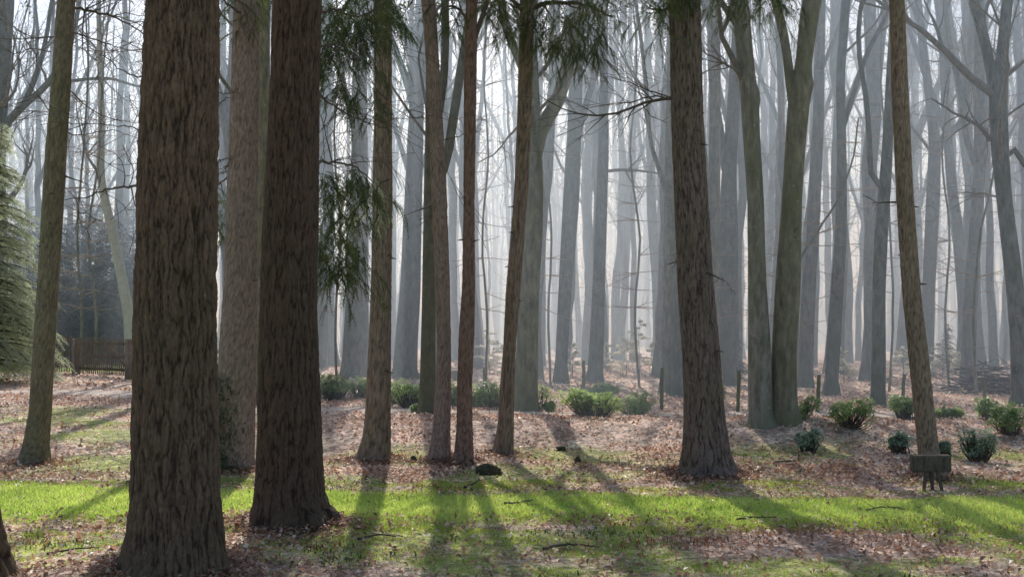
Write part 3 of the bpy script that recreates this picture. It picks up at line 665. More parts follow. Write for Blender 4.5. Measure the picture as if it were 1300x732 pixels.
# ------------------------------------------------------------------ beeches that can be told apart
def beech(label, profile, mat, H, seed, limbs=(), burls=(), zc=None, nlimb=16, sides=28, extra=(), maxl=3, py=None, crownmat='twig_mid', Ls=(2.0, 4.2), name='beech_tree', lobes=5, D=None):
    y0, a, b_ = max(profile); px = (a + b_) / 2
    if D is None: base = base_of(px, (py or y0) - 2)
    else:
        x = (px - CX) * D / F; base = np.array([x, D, float(terrain(x, D))])
    D = base[1]; rng = np.random.RandomState(seed); t = thing(name, label, 'tree', base)
    P, R = smooth_spine(*spine(profile, D, base, H, 90)); tb, cb = MB(), MB()
    V, Q, cav = bark_trunk(P, R, sides, rng, 0, 'plate', lobes)
    for (bx, by, br) in burls:
        q = at(bx, by, D) - base; dd = np.linalg.norm(V - q, axis=1); wgt = np.exp(-(dd / (br * D / F)) ** 2); ctr = np.repeat(P, sides, 0); o_ = V - ctr; o_[:, 2] = 0; o_ /= np.linalg.norm(o_, axis=1)[:, None] + 1e-9; V = V + o_ * (wgt * br * .45 * D / F)[:, None]
    tb.add(V, Q)
    for (pts, w0, w1) in limbs:
        LP = [at(x, y, D + .02 * i) - base for i, (x, y) in enumerate(pts)]
        d = LP[-1] - LP[-2]; d = d / np.linalg.norm(d); e = LP[-1]; rem = max(H * .9 - e[2], 2)
        dirv = d
        for k in range(3):
            dirv = dirv * .7 + np.array([rng.normal(0, .1), rng.normal(0, .15), .45]); dirv /= np.linalg.norm(dirv); e = e + dirv * rem / 3; LP.append(e)
        LP = smooth_poly(np.array(LP), 26); k_in = len(pts) / (len(pts) + 3)
        r0, r1 = w0 / 2 * D / F, w1 / 2 * D / F
        LR = np.interp(np.linspace(0, 1, 26), [0, k_in, 1], [r0, r1, r1 * .25]); V, Q = tube(LP, LR, 16); tb.add(V, Q)
        for j in range(7):
            i = rng.randint(6, 26); th = rng.uniform(0, 6.283); d = LP[i] - LP[i - 1]; d /= np.linalg.norm(d); s = rng.normal(0, 1, 3); s -= d * (s @ d); s /= np.linalg.norm(s)
            branch(cb, rng, LP[i], d * .8 + s * .7, LR[i] * .5, rng.uniform(*Ls) * .8, 1, maxl, .1, .17, (4, 4, 3))
    for (pts, w0, w1, tw) in extra: px_branch(cb, pts, D, base, w0, w1, 6, rng, tw, (.4, 1.2), 18, rng.uniform(-1, 1), .0, 1, 3)
    stem_crown(cb, rng, P, R, .72 * zc if zc else H * .35, int(nlimb * 1.5), maxl, Ls)
    tb.obj('trunk', M[mat], t)
    if cb.n: cb.obj('crown', M[crownmat], t)
    return t

beech('dark mossy forked trunk just behind the bending one', [(527, 528, 557), (515, 531.5, 554), (450, 534, 553), (366, 536, 553.5), (250, 538, 553), (150, 540, 554), (0, 541, 552)], 'beech_moss', 14, 101, [([(545, 265), (556, 232), (566, 205), (574, 160), (584, 95), (600, 0)], 13, 9), ([(546, 200), (556, 150), (563, 100), (565, 0)], 11, 9)], (), 6, 10)
beech('green forked beech whose right limb bends out under the needles', [(524, 649, 687), (505, 652, 683), (450, 655, 683), (366, 660, 684.5), (300, 664, 689), (230, 669, 690), (190, 670, 688), (120, 669, 685), (60, 668, 682), (0, 667, 680)], 'beech_green', 14, 102, [([(676, 215), (687, 165), (708, 128), (721, 80), (733, 0)], 20, 12), ([(672, 110), (661, 80), (646, 45), (636, 0)], 12, 8)], (), 6, 8, extra=[([(665, 155), (650, 168), (628, 195), (607, 206)], 4, 1.2, 6)])
beech('slightly bowed grey green beech beside its forked neighbour, right of the stout furrowed trunk', [(540, 945, 986), (530, 949.5, 980.5), (500, 949.5, 979), (450, 949.5, 979), (366, 950, 973), (250, 949, 969.5), (180, 943.5, 965), (122, 940, 963), (100, 938, 959), (0, 928, 950)], 'beech', 15, 103, [], ((964, 122, 9),), 6, 12, extra=[([(946, 100), (932, 88), (912, 76), (892, 65)], 5, 1.5, 7)])
beech('grey green beech forking in a narrow V, touching its bowed neighbour', [(537, 976, 1018), (515, 979, 1012), (450, 980, 1011), (366, 984, 1016), (250, 993, 1018), (180, 997, 1023), (115, 1001, 1030), (90, 1009, 1029), (0, 1017, 1042)], 'beech_green', 15, 104, [([(1007, 135), (1003, 105), (999, 70), (993, 35), (984, 0)], 12, 10)], ((1031, 108, 10),), 6.5, 12)
beech('pale grey beech standing tight behind the stout furrowed trunk', [(503, 835, 864), (480, 838, 861), (400, 841, 862), (250, 843, 862), (150, 845, 862), (0, 850, 866)], 'beech', 16, 105, [([(847, 250), (837, 216), (827, 185), (822, 130), (815, 60)], 6, 4)], (), 8, 10)
beech('greyish beech hidden but for slivers beside the stout furrowed trunk', [(505, 851, 872), (420, 855, 870), (300, 860, 874), (0, 868, 884)], 'beech_grey', 16, 106, [], (), 8, 10)
beech('hazy grey beech dividing into a V above the small dark spruce', [(490, 908, 940), (470, 911, 938), (366, 912, 937), (300, 912, 937), (220, 916, 935), (150, 922, 938), (0, 932, 946)], 'beech_grey', 16, 107, [([(921, 215), (914, 165), (905, 110), (900, 0)], 11, 8)], (), 8, 12)
beech('pale greenish straight beech just right of the stout furrowed trunk', [(500, 893, 918), (450, 895, 916), (366, 897, 914), (250, 899, 914.5), (100, 901, 915), (0, 902, 914)], 'beech', 16, 108, [], (), 9, 10)
beech('broad grey beech behind the brown bell based trunk', [(482, 430, 473), (460, 434, 470), (366, 440, 467), (250, 445, 468), (100, 447, 466), (0, 450, 468)], 'beech', 18, 109, [([(452, 160), (436, 110), (425, 40), (415, 0)], 10, 7)], (), 9, 12)
beech('grey beech with widely splayed roots, leaning right behind the mossy forked trunk', [(482, 492, 536), (470, 498, 530), (440, 501, 530), (366, 508, 534), (300, 511, 535), (200, 516, 537), (100, 521, 539), (0, 528, 542)], 'beech_grey', 18, 110, [([(528, 150), (515, 100), (500, 60), (480, 0)], 10, 7)], (), 9, 12, lobes=6)
beech('broad hazy beech with parted crown, left of the round leafy bush', [(488, 701, 723), (460, 704.5, 720), (366, 709, 726), (250, 715, 736), (180, 719, 738), (100, 723, 740), (0, 728, 742)], 'beech_grey', 18, 111, [([(729, 190), (742, 140), (756, 90), (765, 0)], 9, 7)], (), 9, 10)
beech('straight hazy beech rising directly behind the round leafy bush', [(487, 742, 768), (470, 746, 766), (366, 752, 768), (200, 759, 773), (100, 761, 772), (0, 763, 772)], 'beech_grey', 19, 112, [], (), 10, 12, extra=[([(766, 217), (800, 216), (845, 221)], 5, 2.5, 4)])
beech('hazy beech leaning gently right, among the pale twigs behind the posts', [(503, 1043, 1067), (480, 1047, 1064), (366, 1055, 1071), (300, 1060, 1075), (200, 1063, 1075), (100, 1061, 1072), (0, 1068, 1080)], 'beech_grey', 17, 113, [([(1068, 170), (1083, 120), (1100, 70), (1125, 20)], 7, 5)], (), 8, 12)
beech('upright hazy beech close behind the narrow V forked one', [(493, 1009, 1035), (475, 1013, 1032), (366, 1018, 1035), (300, 1023, 1040), (150, 1032, 1046), (0, 1036, 1048)], 'beech_grey', 18, 114, [], (), 9, 12)
beech('grey beech just left of the leaning brown trunk, base beside a clipped round bush', [(517, 1103, 1126), (500, 1105.5, 1124), (366, 1108, 1124), (300, 1110, 1127), (200, 1119, 1133), (100, 1125, 1136), (0, 1131, 1140)], 'beech_grey', 15, 115, [([(1120, 240), (1108, 225), (1104, 180), (1100, 130), (1090, 60)], 7, 5)], (), 7, 8)
beech('crooked grey beech with spreading limbs at the right edge', [(517, 1280, 1308), (500, 1284, 1304), (430, 1283, 1302), (366, 1278, 1299), (250, 1265, 1284), (180, 1258, 1280), (130, 1255, 1278), (60, 1266, 1280), (0, 1272, 1286)], 'beech_grey', 14, 116, [([(1266, 150), (1258, 90), (1247, 40), (1236, 0)], 14, 11), ([(1270, 205), (1288, 190), (1305, 215)], 8, 5)], (), 6, 10, extra=[([(1258, 178), (1245, 162), (1215, 145), (1182, 125)], 6, 2, 8), ([(1270, 252), (1250, 246), (1215, 244)], 3, 1.2, 6)])
beech('hazy beech left of the crooked edge tree, above the brush pile', [(490, 1217, 1240), (470, 1219.5, 1237.5), (366, 1224, 1241), (300, 1230, 1246), (200, 1237, 1252), (100, 1236, 1250), (0, 1238, 1250)], 'beech_grey', 18, 117, [([(1243, 220), (1228, 180), (1220, 120), (1205, 50)], 8, 6)], (), 9, 12)
beech('hazy beech with a wide open V fork behind the leaning brown trunk', [(480, 1166, 1187), (460, 1168, 1185), (366, 1171, 1187), (250, 1176, 1193), (180, 1180, 1195), (100, 1172, 1182), (0, 1160, 1170)], 'beech_grey', 17, 118, [([(1187, 195), (1200, 170), (1217, 160), (1228, 100), (1236, 0)], 10, 7)], (), 8, 12)
beech('big limbed beech at the far left edge over the drooping spruce', [(500, -20, 18), (430, -14, 12), (300, -10, 8), (190, -8, 6), (100, -4, 12), (0, 0, 18)], 'beech_grey', 14, 119, [([(-2, 185), (8, 158), (28, 136), (55, 112), (72, 90), (88, 60), (100, 10)], 11, 5), ([(60, 108), (90, 103), (140, 100), (185, 110)], 5, 3), ([(30, 134), (48, 90), (60, 40), (66, 0)], 7, 5)], (), 6, 14, D=39.0)
beech('pale yellowish crooked stem in the haze behind the picket gate', [(440, 160, 173), (400, 157, 170), (366, 151, 164), (300, 138, 150), (225, 122, 132), (150, 125, 133), (0, 122, 128)], 'pale_birch', 14, 120, [], (), 8, 12, D=40.0, name='birch_tree')
beech('grey trunk glimpsed in the gap between pinkish and thick reddish trunks', [(505, 318, 340), (366, 322, 340), (200, 326, 342), (0, 328, 343)], 'beech_green', 14, 121, [], (), 7, 10, D=22.0)

# thin leaning sapling with flat pale twig layers
def twig_sapling(label, pts, D, w0, w1, seed, n=26, mat='twig', L=(.5, 1.4)):
    x, y = pts[0]; X = (x - CX) * D / F; base = np.array([X, D, float(terrain(X, D))]); rng = np.random.RandomState(seed)
    t = thing('beech_sapling', label, 'sapling', base); sb, cb = MB(), MB()
    P, R = px_branch(sb, pts, D, base, w0, w1, 7, rng, 0, n=24)
    P[0, 2] = -.1
    for j in range(n):
        i = rng.randint(5, 24); th = rng.choice([0, math.pi]) + rng.normal(0, .6); d = np.array([math.cos(th), math.sin(th) * .8, rng.normal(0.05, .12)])
        branch(cb, rng, P[i], d, R[i] * .4, rng.uniform(*L), 2, 3, .0, .12, (5, 5, 4), .003)
    sb.obj('trunk', M['beech'], t); cb.obj('crown', M['twig_pale'], t)
twig_sapling('slim curved sapling with flat layers of pale twigs, right of the V forked beech', [(1002, 500), (1006, 420), (1012, 340), (1040, 290), (1065, 250), (1082, 205), (1090, 150)], 21.0, 5, 2, 131, 44)
twig_sapling('thin sapling with tan twigs low between the bowed beech and stout trunk', [(905, 508), (908, 420), (904, 330), (900, 240), (890, 130), (880, 40)], 24.0, 3.5, 2, 132, 34)
twig_sapling('spindly sapling with pale twigs near the right edge', [(1240, 500), (1236, 400), (1244, 300), (1262, 220), (1275, 120), (1280, 20)], 22.0, 4, 2, 133, 40)
twig_sapling('wispy sapling with tan twigs in the gap behind the thickest tree', [(118, 505), (122, 400), (112, 300), (126, 200), (130, 100), (140, 0)], 38.0, 4, 2, 134, 50)
twig_sapling('wispy tan sapling between leaning brown bough tree and broad hazy beech', [(700, 505), (696, 400), (700, 300), (695, 200), (705, 100), (700, 0)], 27.0, 3.5, 2, 135, 36)

twig_sapling('wispy bare sapling between thick reddish trunk and brown bell based trunk', [(428, 510), (426, 400), (432, 300), (424, 180), (430, 60), (426, -10)], 25.0, 3.5, 2, 136, 40)
twig_sapling('wispy bare sapling in the gap right of the rust red trunk', [(616, 505), (618, 400), (612, 300), (620, 200), (614, 100), (620, 0)], 26.0, 3.5, 2, 137, 40)
twig_sapling('wispy bare sapling midway between straight hazy beech and stout furrowed trunk', [(812, 500), (806, 400), (812, 300), (800, 200), (808, 90), (804, 0)], 26.5, 3.5, 2, 138, 46)
twig_sapling('wispy bare sapling against the left of the leaning brown trunk, high twigs', [(1128, 505), (1134, 400), (1130, 300), (1124, 180), (1118, 80), (1122, 0)], 25.5, 3.5, 2, 139, 46)
twig_sapling('wispy bare sapling in the wide gap right of the leaning brown trunk', [(1206, 505), (1200, 400), (1206, 300), (1196, 200), (1206, 90), (1200, 0)], 26.0, 3.5, 2, 140, 46)
twig_sapling('wispy bare sapling close beside the olive barked trunk, twigs filling the upper gap', [(100, 500), (104, 400), (98, 300), (106, 190), (112, 80), (108, 0)], 37.0, 4, 2, 141, 60, L=(.7, 1.8))

# ------------------------------------------------------------------ the wood behind
def forest_tree(seed, H, r, lean, fork, mat='beech_grey', nlimb=14, thin=False, dense=False):
    rng = np.random.RandomState(seed); t = thing('forest_tree', 'bare beech deep in the misty wood', 'tree', (0, 0, 0))
    z = np.linspace(-.3, H, 26); wob = np.cumsum(rng.normal(0, .05, (26, 2)), 0) * (1 if not thin else .8)
    P = np.stack([wob[:, 0] + lean[0] * z, wob[:, 1] + lean[1] * z, z], 1); P[:, :2] -= P[0, :2]
    R = r * (1 - .78 * np.clip(z / H, 0, 1) ** 1.1) + r * .7 * np.exp(-np.clip(z + .1, 0, 9) / .3)
    tb, cb = MB(), MB(); V, Q, _ = bark_trunk(P, R, 12, rng, 0, 'plate', 4); tb.add(V, Q)
    for k in range(fork):
        i = rng.randint(8, 14); th = rng.uniform(0, 6.283); d = np.array([math.cos(th) * .5, math.sin(th) * .5, 1]); p = P[i]; LP = [p]
        for s in range(5): d = d + np.array([rng.normal(0, .1), rng.normal(0, .1), .18]); d /= np.linalg.norm(d); LP.append(LP[-1] + d * (H - p[2]) / 5.2)
        LP = smooth_poly(np.array(LP), 14); LR = np.linspace(R[i] * .75, .03, 14); V, Q = tube(LP, LR, 8); tb.add(V, Q)
        for j in range(5):
            q = rng.randint(4, 14); s = rng.normal(0, 1, 3); dd = LP[q] - LP[q - 1]; dd /= np.linalg.norm(dd)
            branch(cb, rng, LP[q], dd + s * .45, LR[q] * .5, rng.uniform(1.8, 3.4), 1, 3, .1, .17, (4, 4, 3), .006)
    stem_crown(cb, rng, P, R, H * (.30 if not thin else .22), nlimb + (8 if dense else 0), 3, (1.8, 4.6) if not thin else (.9, 2.4), ((6, 5, 4) if dense else (4, 4, 3)) if not thin else (5, 4, 2))
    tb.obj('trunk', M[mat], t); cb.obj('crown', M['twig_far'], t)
    return t

protos = [forest_tree(200 + i, H, r, l, f) for i, (H, r, l, f) in enumerate([(19, .19, (.02, 0), 1), (20, .25, (-.03, 0), 2), (19, .16, (.05, .01), 1), (20, .21, (0, .02), 0), (19, .18, (-.06, 0), 2), (18, .14, (.01, -.02), 0), (20, .2, (.07, 0), 1)])]
thins = [forest_tree(220 + i, H, r, l, 0, 'beech_grey', 12, True) for i, (H, r, l) in enumerate([(14, .09, (.03, 0)), (16, .11, (-.04, 0)), (12, .07, (.06, 0)), (15, .10, (0, .02)), (18, .14, (-.03, 0)), (17, .13, (.05, 0))])]
for p_ in thins: p_.name = 'pole_tree'
deep = [forest_tree(240 + i, H, r, l, f, dense=True) for i, (H, r, l, f) in enumerate([(21, .20, (.04, 0), 2), (22, .24, (-.05, 0), 2), (20, .16, (.02, .02), 2), (21, .21, (-.02, 0), 1)])]
rng = np.random.RandomState(77)
placed = []
AVOID = [(o.location.x, o.location.y) for o in C.objects if o.parent is None and o.type == 'EMPTY' and o.name.startswith(('beech', 'birch')) and o.location.y > 1]
used = set()
def plant(pool, n, y0, y1, gap, labels, group):
    k = 0; tries = 0
    while k < n and tries < 9000:
        tries += 1
        y = y0 + (y1 - y0) * rng.uniform() ** .75; u = rng.uniform(-.53, .53); x = u * y
        if u < -.30 and y < 48: continue                          # open ground round the gate
        if any((x - a) ** 2 + (y - b) ** 2 < gap ** 2 for a, b in placed + AVOID): continue
        placed.append((x, y)); k += 1
        i = rng.randint(len(pool)); p = pool[i]; s = rng.uniform(.82, 1.2); loc = (x, y, float(terrain(x, y)) - .02); rz = rng.uniform(0, 6.283)
        band = 0 if y < 54 else (1 if y < 84 else 2); lab = labels[band]; g = group[band]
        if p.name not in used:
            used.add(p.name); p.location = loc; p.rotation_euler = (0, 0, rz); p.scale = (s, s, s); p['label'] = lab; p['group'] = g
        else: dup(p, loc, rz, (s, s, s * rng.uniform(.95, 1.1)), lab, g)
plant(protos, 95, 29, 56, 1.8, ['bare grey beech trunk standing in the blue haze behind the clearing', 'bare beech paled by mist deep in the wood', 'faint bare beech at the misty far end of the wood'], ['hazy beeches behind the clearing', 'misty beeches deep in the wood', 'faint beeches at the far end of the wood'])
plant(deep, 125, 54, 138, 2.0, ['', 'bare beech paled by mist deep in the wood', 'faint bare beech at the misty far end of the wood'], ['', 'misty beeches deep in the wood', 'faint beeches at the far end of the wood'])
plant(thins, 285, 31, 130, .9, ['thin bare pole tree growing among the hazy beeches', 'spindly bare stem paled by mist among thicker trunks', 'hair thin bare stem at the far end of the wood'], ['thin trees among the hazy beeches', 'spindly stems deep in the wood', 'hair thin stems far away'])

def far_wood():
    rng = np.random.RandomState(99); b = MB()
    for k in range(270):
        y = rng.uniform(122, 165); x = rng.uniform(-.56, .56) * y; H = rng.uniform(15, 24); r = rng.uniform(.09, .27); z0 = float(terrain(x, y)) - .1; ln = rng.normal(0, .03)
        z = np.linspace(0, H, 7); P = np.stack([x + ln * z + np.cumsum(rng.normal(0, .12, 7)), y + 0 * z, z0 + z], 1); V, Q = tube(P, r * (1 - .8 * z / H), 6); b.add(V, Q)
        for j in range(13):
            i = rng.randint(1, 7); th = rng.uniform(0, 6.28); branch(b, rng, P[i], [math.cos(th) * .6, math.sin(th) * .6, .8], r * .4, rng.uniform(2, 5.5), 2, 3, .12, .18, (6, 7, 6), .018)
    o = b.obj('distant_wood', M['beech_grey']); tag(o, 'far wall of thin bare trunks merging in blue mist', 'woods', kind='stuff')
far_wood()

# ------------------------------------------------------------------ spruces
def spruce(label, px, D, H, rad, seed, mat, nl=.05, nw=.013, nd=.022, whorls=22, per=6, nf=13, fl=.42, name='spruce_tree', z0=.3, droop_all=.5):
    X = (px - CX) * D / F; base = (X, D, float(terrain(X, D))); t = thing(name, label, 'tree', base); rng = np.random.RandomState(seed)
    tb = MB(); z = np.linspace(-.2, H, 12); V, Q = tube(np.stack([0 * z, 0 * z, z], 1), np.linspace(.035 * rad + .05, .01, 12), 10); tb.add(V, Q)
    wb, nb = conifer_crown(seed, z0, H, rad, whorls, per, fl, nl, nw, nd, nf, droop_all)
    tb.v += wb.v; tb.q += [q + tb.n for q in wb.q]; tb.n += wb.n
    tb.obj('trunk', M['twig'], t); nb.obj('foliage', M[mat], t, smooth=False)
    return t
spruce('drooping pale green spruce beside the picket gate at the left edge', -12, 28.5, 6.9, 1.9, 301, 'needle_lit', .08, .022, .022, 38, 9, 30, .55)
WALL = [(72, 42, 5.4, 2.1), (108, 45, 6.2, 2.4), (146, 43, 5.6, 2.2), (190, 45, 6.0, 2.3), (24, 46, 6.2, 2.5), (-20, 47, 6.4, 2.5), (50, 51, 7.4, 2.8), (90, 52, 7.8, 2.8), (128, 51, 7.4, 2.8), (168, 52, 7.6, 2.8), (215, 51, 7.2, 2.6), (0, 54, 7.8, 2.8)]
for i, (px, D, H, r) in enumerate(WALL):
    o = spruce('dark bluish spruce merging into the misty spruce wall beyond the gate', px, D, H, r, 310 + i, 'needle_blue', .14, .055, .055, 17, 8, 14, .8); o['group'] = 'spruces beyond the gate'
spruce('small dark bluish spruce below the hazy V shaped beech', 929, 29.5, 1.6, .5, 321, 'needle_blue', .04, .012, .02, 16, 6, 9, .22, z0=.1)
spruce('small dull spruce in the haze at right behind the posts', 1203, 34, 1.3, .5, 322, 'needle_blue', .04, .012, .02, 14, 6, 9, .22, z0=.1)

# pale, back-lit undergrowth saplings
def leafy_sapling(label, px, py, H, rad, seed, n=14):
    base = base_of(px, py); t = thing('leafy_sapling', label, 'sapling', base); rng = np.random.RandomState(seed)
    sb, lb = MB(), MB()
    z = np.linspace(-.05, H, 8); P = np.stack([np.cumsum(rng.normal(0, .02, 8)), np.cumsum(rng.normal(0, .02, 8)), z], 1); V, Q = tube(P, np.linspace(.014, .004, 8), 5); sb.add(V, Q)
    for k in range(n):
        f = .15 + .82 * k / n; zz = H * f; th = rng.uniform(0, 6.283); L = rad * (1.05 - .75 * f) * rng.uniform(.7, 1.15)
        t_ = np.linspace(0, 1, 5); d = np.array([math.cos(th), math.sin(th), 0]); q0 = np.array([np.interp(zz, z, P[:, 0]), np.interp(zz, z, P[:, 1]), zz])
        B = q0 + d * (t_ * L)[:, None] + np.array([0, 0, .25 * L]) * (t_ * (1.2 - t_))[:, None]; V, Q = tube(B, np.linspace(.006, .002, 5), 3); sb.add(V, Q)
        m = int(90 * L / rad) + 40; s = rng.uniform(.2, 1.05, m); pos = q0 + d * (s * L)[:, None] + np.array([-d[1], d[0], 0]) * (rng.uniform(-.28, .28, m) * L * (1.1 - s * .6))[:, None]
        V, T_, A = leaf_quads(rng, pos[:, 0], pos[:, 1], pos[:, 2] + .2 * L * s * (1.2 - s) + rng.normal(0, .02, m), rng.uniform(.04, .085, m), .4, np.ones((m, 3))); lb.add(V, None, T_)
    sb.obj('stem', M['twig'], t); lb.obj('foliage', M['pale_leaf'], t, smooth=False)
for i, (px, py, H, r, lb) in enumerate([(796, 477, 1.15, .75, 'pale backlit sapling, widest of the pale ones behind the twin bushes'), (812, 475, 1.7, .7, 'tallest pale backlit sapling with tiered sprays, left of the stout trunk'), (835, 474, 1.0, .55, 'low pale sapling touching the stout furrowed trunk in view'),
      (622, 474, 1.4, .7, 'pale sapling in the gap right of the rust red trunk'), (727, 478, 1.0, .45, 'narrow pale sapling between two broad hazy beeches'), (645, 470, .9, .6, 'pale sapling showing left of the leaning bough tree'), (1196, 480, 1.1, .6, 'pale sapling right of the leaning brown trunk'),
      (1218, 483, .8, .5, 'little pale sapling at the foot of the hazy beech above the brush pile'), (1070, 482, .9, .5, 'small pale sapling behind the taller pair of posts'), (968, 483, .9, .5, 'pale sapling peeping beside the small dark spruce'), (1145, 478, .9, .55, 'pale sapling behind the short post near the leaning trunk'), (770, 470, .9, .6, 'dim pale sapling behind the straight hazy beech')]):
    leafy_sapling(lb, px, py, H, r, 400 + i)

# ------------------------------------------------------------------ bushes
def bush(label, px, py, wpx, hpx, seed, mat='rhodo', leaf=(.05, .09), dens=1.0, upright=0., name='rhododendron_bush'):
    base = base_of(px, py); D = base[1]; W = wpx * D / F / 2; H = .86 * hpx * D / F; t = thing(name, label, 'bush', base); rng = np.random.RandomState(seed)
    sb, lb = MB(), MB(); n = int(340 * dens * max(.35, (W * 2) ** 1.3))
    lobes_ = [(rng.uniform(-.72, .72) * W, rng.uniform(-.5, .5) * W, H * rng.uniform(.34, .72), rng.uniform(.26, .52)) for _ in range(9)]
    tips = []
    for k in range(n):
        lx, ly, lz, lr = lobes_[rng.randint(9)]; v = rng.normal(0, 1, 3); v /= np.linalg.norm(v); v *= rng.uniform(.45, 1) ** .5
        p = np.array([lx + v[0] * W * lr, ly + v[1] * W * lr, lz + v[2] * H * .30])
        if p[2] < .08 * H: p[2] = .08 * H + rng.uniform(0, .1) * H
        tips.append(p)
    for p in tips:
        if rng.uniform() < .3:
            q = np.array([rng.normal(0, .05) + p[0] * .12, rng.normal(0, .05) + p[1] * .12, -.03]); mid = q * .45 + p * .55 + [0, 0, -.08 * H]
            V, Q = tube(smooth_poly(np.array([q, mid, p]), 6), np.linspace(.011, .004, 6), 4); sb.add(V, Q)
        m = rng.randint(6, 10); ax = p - np.array([0, 0, H * .25]); ax /= np.linalg.norm(ax) + 1e-9; ax = ax * .6 + np.array([0, 0, .6 + upright]); ax /= np.linalg.norm(ax)
        u = np.cross(ax, [.3, .5, .2]); u /= np.linalg.norm(u); v = np.cross(ax, u)
        for j in range(m):
            a = j * 2.4 + rng.uniform(-.3, .3); tilt = rng.uniform(-.35, .75); d = (u * math.cos(a) + v * math.sin(a)) * math.cos(tilt) + ax * math.sin(tilt); L = rng.uniform(*leaf); w = L * .17
            s = np.cross(d, ax); s /= np.linalg.norm(s) + 1e-9; up = np.cross(s, d)
            a0, m0, e0 = p, p + d * L * .5, p + d * L - up * L * .15
            V = [a0, m0 + s * w + up * w * .3, m0 - s * w + up * w * .3, e0, m0]
            lb.add(V, None, [(0, 1, 4), (0, 4, 2), (1, 3, 4), (4, 3, 2)])
    sb.obj('stems', M['twig'], t); lb.obj('foliage', M[mat], t, smooth=False)

for i, (px, py, wp, hp, mat, lb) in enumerate([
        (425, 508, 62, 40, 'rhodo', 'wide low green bush just right of the thick reddish trunk'), (455, 506, 40, 38, 'rhodo', 'narrow leafy bush against the left side of the brown bell based trunk'),
        (505, 512, 40, 32, 'rhodo', 'dark low bush just right of the brown bell based trunk'), (522, 518, 54, 44, 'rhodo_bright', 'bright green bush in front of the splay rooted beech'), (573, 517, 44, 40, 'rhodo', 'leafy bush seen in the slot between the close pair of slim trunks'),
        (602, 518, 42, 38, 'rhodo_bright', 'light green bush right of the rust red trunk'), (626, 518, 50, 42, 'rhodo', 'dark bush left of the leaning bough tree'), (680, 522, 42, 40, 'rhodo', 'dark bush just right of the green forked beech'),
        (752, 532, 80, 50, 'rhodo_bright', 'large round bright green bush standing alone in the middle'), (763, 503, 50, 20, 'rhodo', 'low dark creeping bush behind the round bright bush'), (805, 527, 48, 40, 'rhodo', 'rounded dark bush beside the large bright one'),
        (1019, 531, 38, 36, 'rhodo', 'dark bush at the foot of the V forked beech'), (1081, 542, 56, 44, 'rhodo', 'clipped looking round bush on a bare stem, right of the tall post'), (1150, 533, 52, 40, 'rhodo', 'bush half hidden by the leaning brown trunk'),
        (1256, 532, 42, 34, 'rhodo', 'bush below the short dark post at right'), (1282, 550, 54, 46, 'rhodo', 'spreading bush nearest the right edge'), (912, 520, 20, 44, 'rhodo', 'narrow bush peeping out right of the stout furrowed trunk')]):
    bush(lb, px, py, wp, hp, 500 + i, mat)
for i, (px, py, wp, hp, lb) in enumerate([(1025, 574, 40, 36, 'loose glossy young holly bush, leftmost of the glossy ones'), (1144, 574, 30, 32, 'small glossy holly bush left of the leaning brown trunk'), (1198, 577, 18, 22, 'tiny glossy holly plant against the right of the leaning trunk'), (1240, 585, 44, 52, 'tallest glossy holly bush, right of the wooden bench')]):
    bush(lb, px, py, wp, hp, 540 + i, 'holly', (.04, .07), 1.9, name='holly_bush')
for i, (px, py, wp, hp, mat, lb) in enumerate([(697, 523, 14, 16, 'rhodo_bright', 'little bright sprig between dark bush and round bush'), (527, 524, 14, 12, 'rhodo_bright', 'little bright sprig at the foot of the mossy forked trunk'), (1205, 530, 40, 14, 'rhodo', 'thin low scrubby plant right of the leaning trunk')]):
    bush(lb, px, py, wp, hp, 560 + i, mat, (.05, .09), 1.2, .5, name='low_plant')

# ------------------------------------------------------------------ timber: gate, fence, posts, bench, stumps
def box(b, c, s, rz=0., rx=0., ry=0., bev=.006, jit=0, rng=None):
    """bevelled box (chamfered along all edges) centred at c with half sizes s"""
    s = np.array(s, float); k = min(bev, s.min() * .4); V = []
    for ax in range(3):
        for sg in (-1, 1):
            o = [i for i in range(3) if i != ax]
            for (a, c2) in ((-1, -1), (1, -1), (1, 1), (-1, 1)):
                v = np.zeros(3); v[ax] = sg * s[ax]; v[o[0]] = a * (s[o[0]] - k); v[o[1]] = c2 * (s[o[1]] - k); V.append(v)
    V = np.array(V)
    import bmesh
    bm = bmesh.new()
    for v in V: bm.verts.new(v)
    bmesh.ops.convex_hull(bm, input=bm.verts); bm.verts.ensure_lookup_table(); bm.verts.index_update()
    W = np.array([v.co[:] for v in bm.verts]); T_ = [[v.index for v in f.verts] for f in bm.faces]; bm.free()
    if rng is not None: W = W + rng.normal(0, jit, W.shape)
    for (ang, ax) in ((rx, 0), (ry, 1), (rz, 2)):
        if ang:
            c_, s_ = math.cos(ang), math.sin(ang); Rm = np.eye(3); i, j = [(1, 2), (2, 0), (0, 1)][ax]; Rm[i, i] = c_; Rm[i, j] = -s_; Rm[j, i] = s_; Rm[j, j] = c_; W = W @ Rm.T
    b.add(W + np.array(c), None, [f for f in T_ if len(f) == 3])

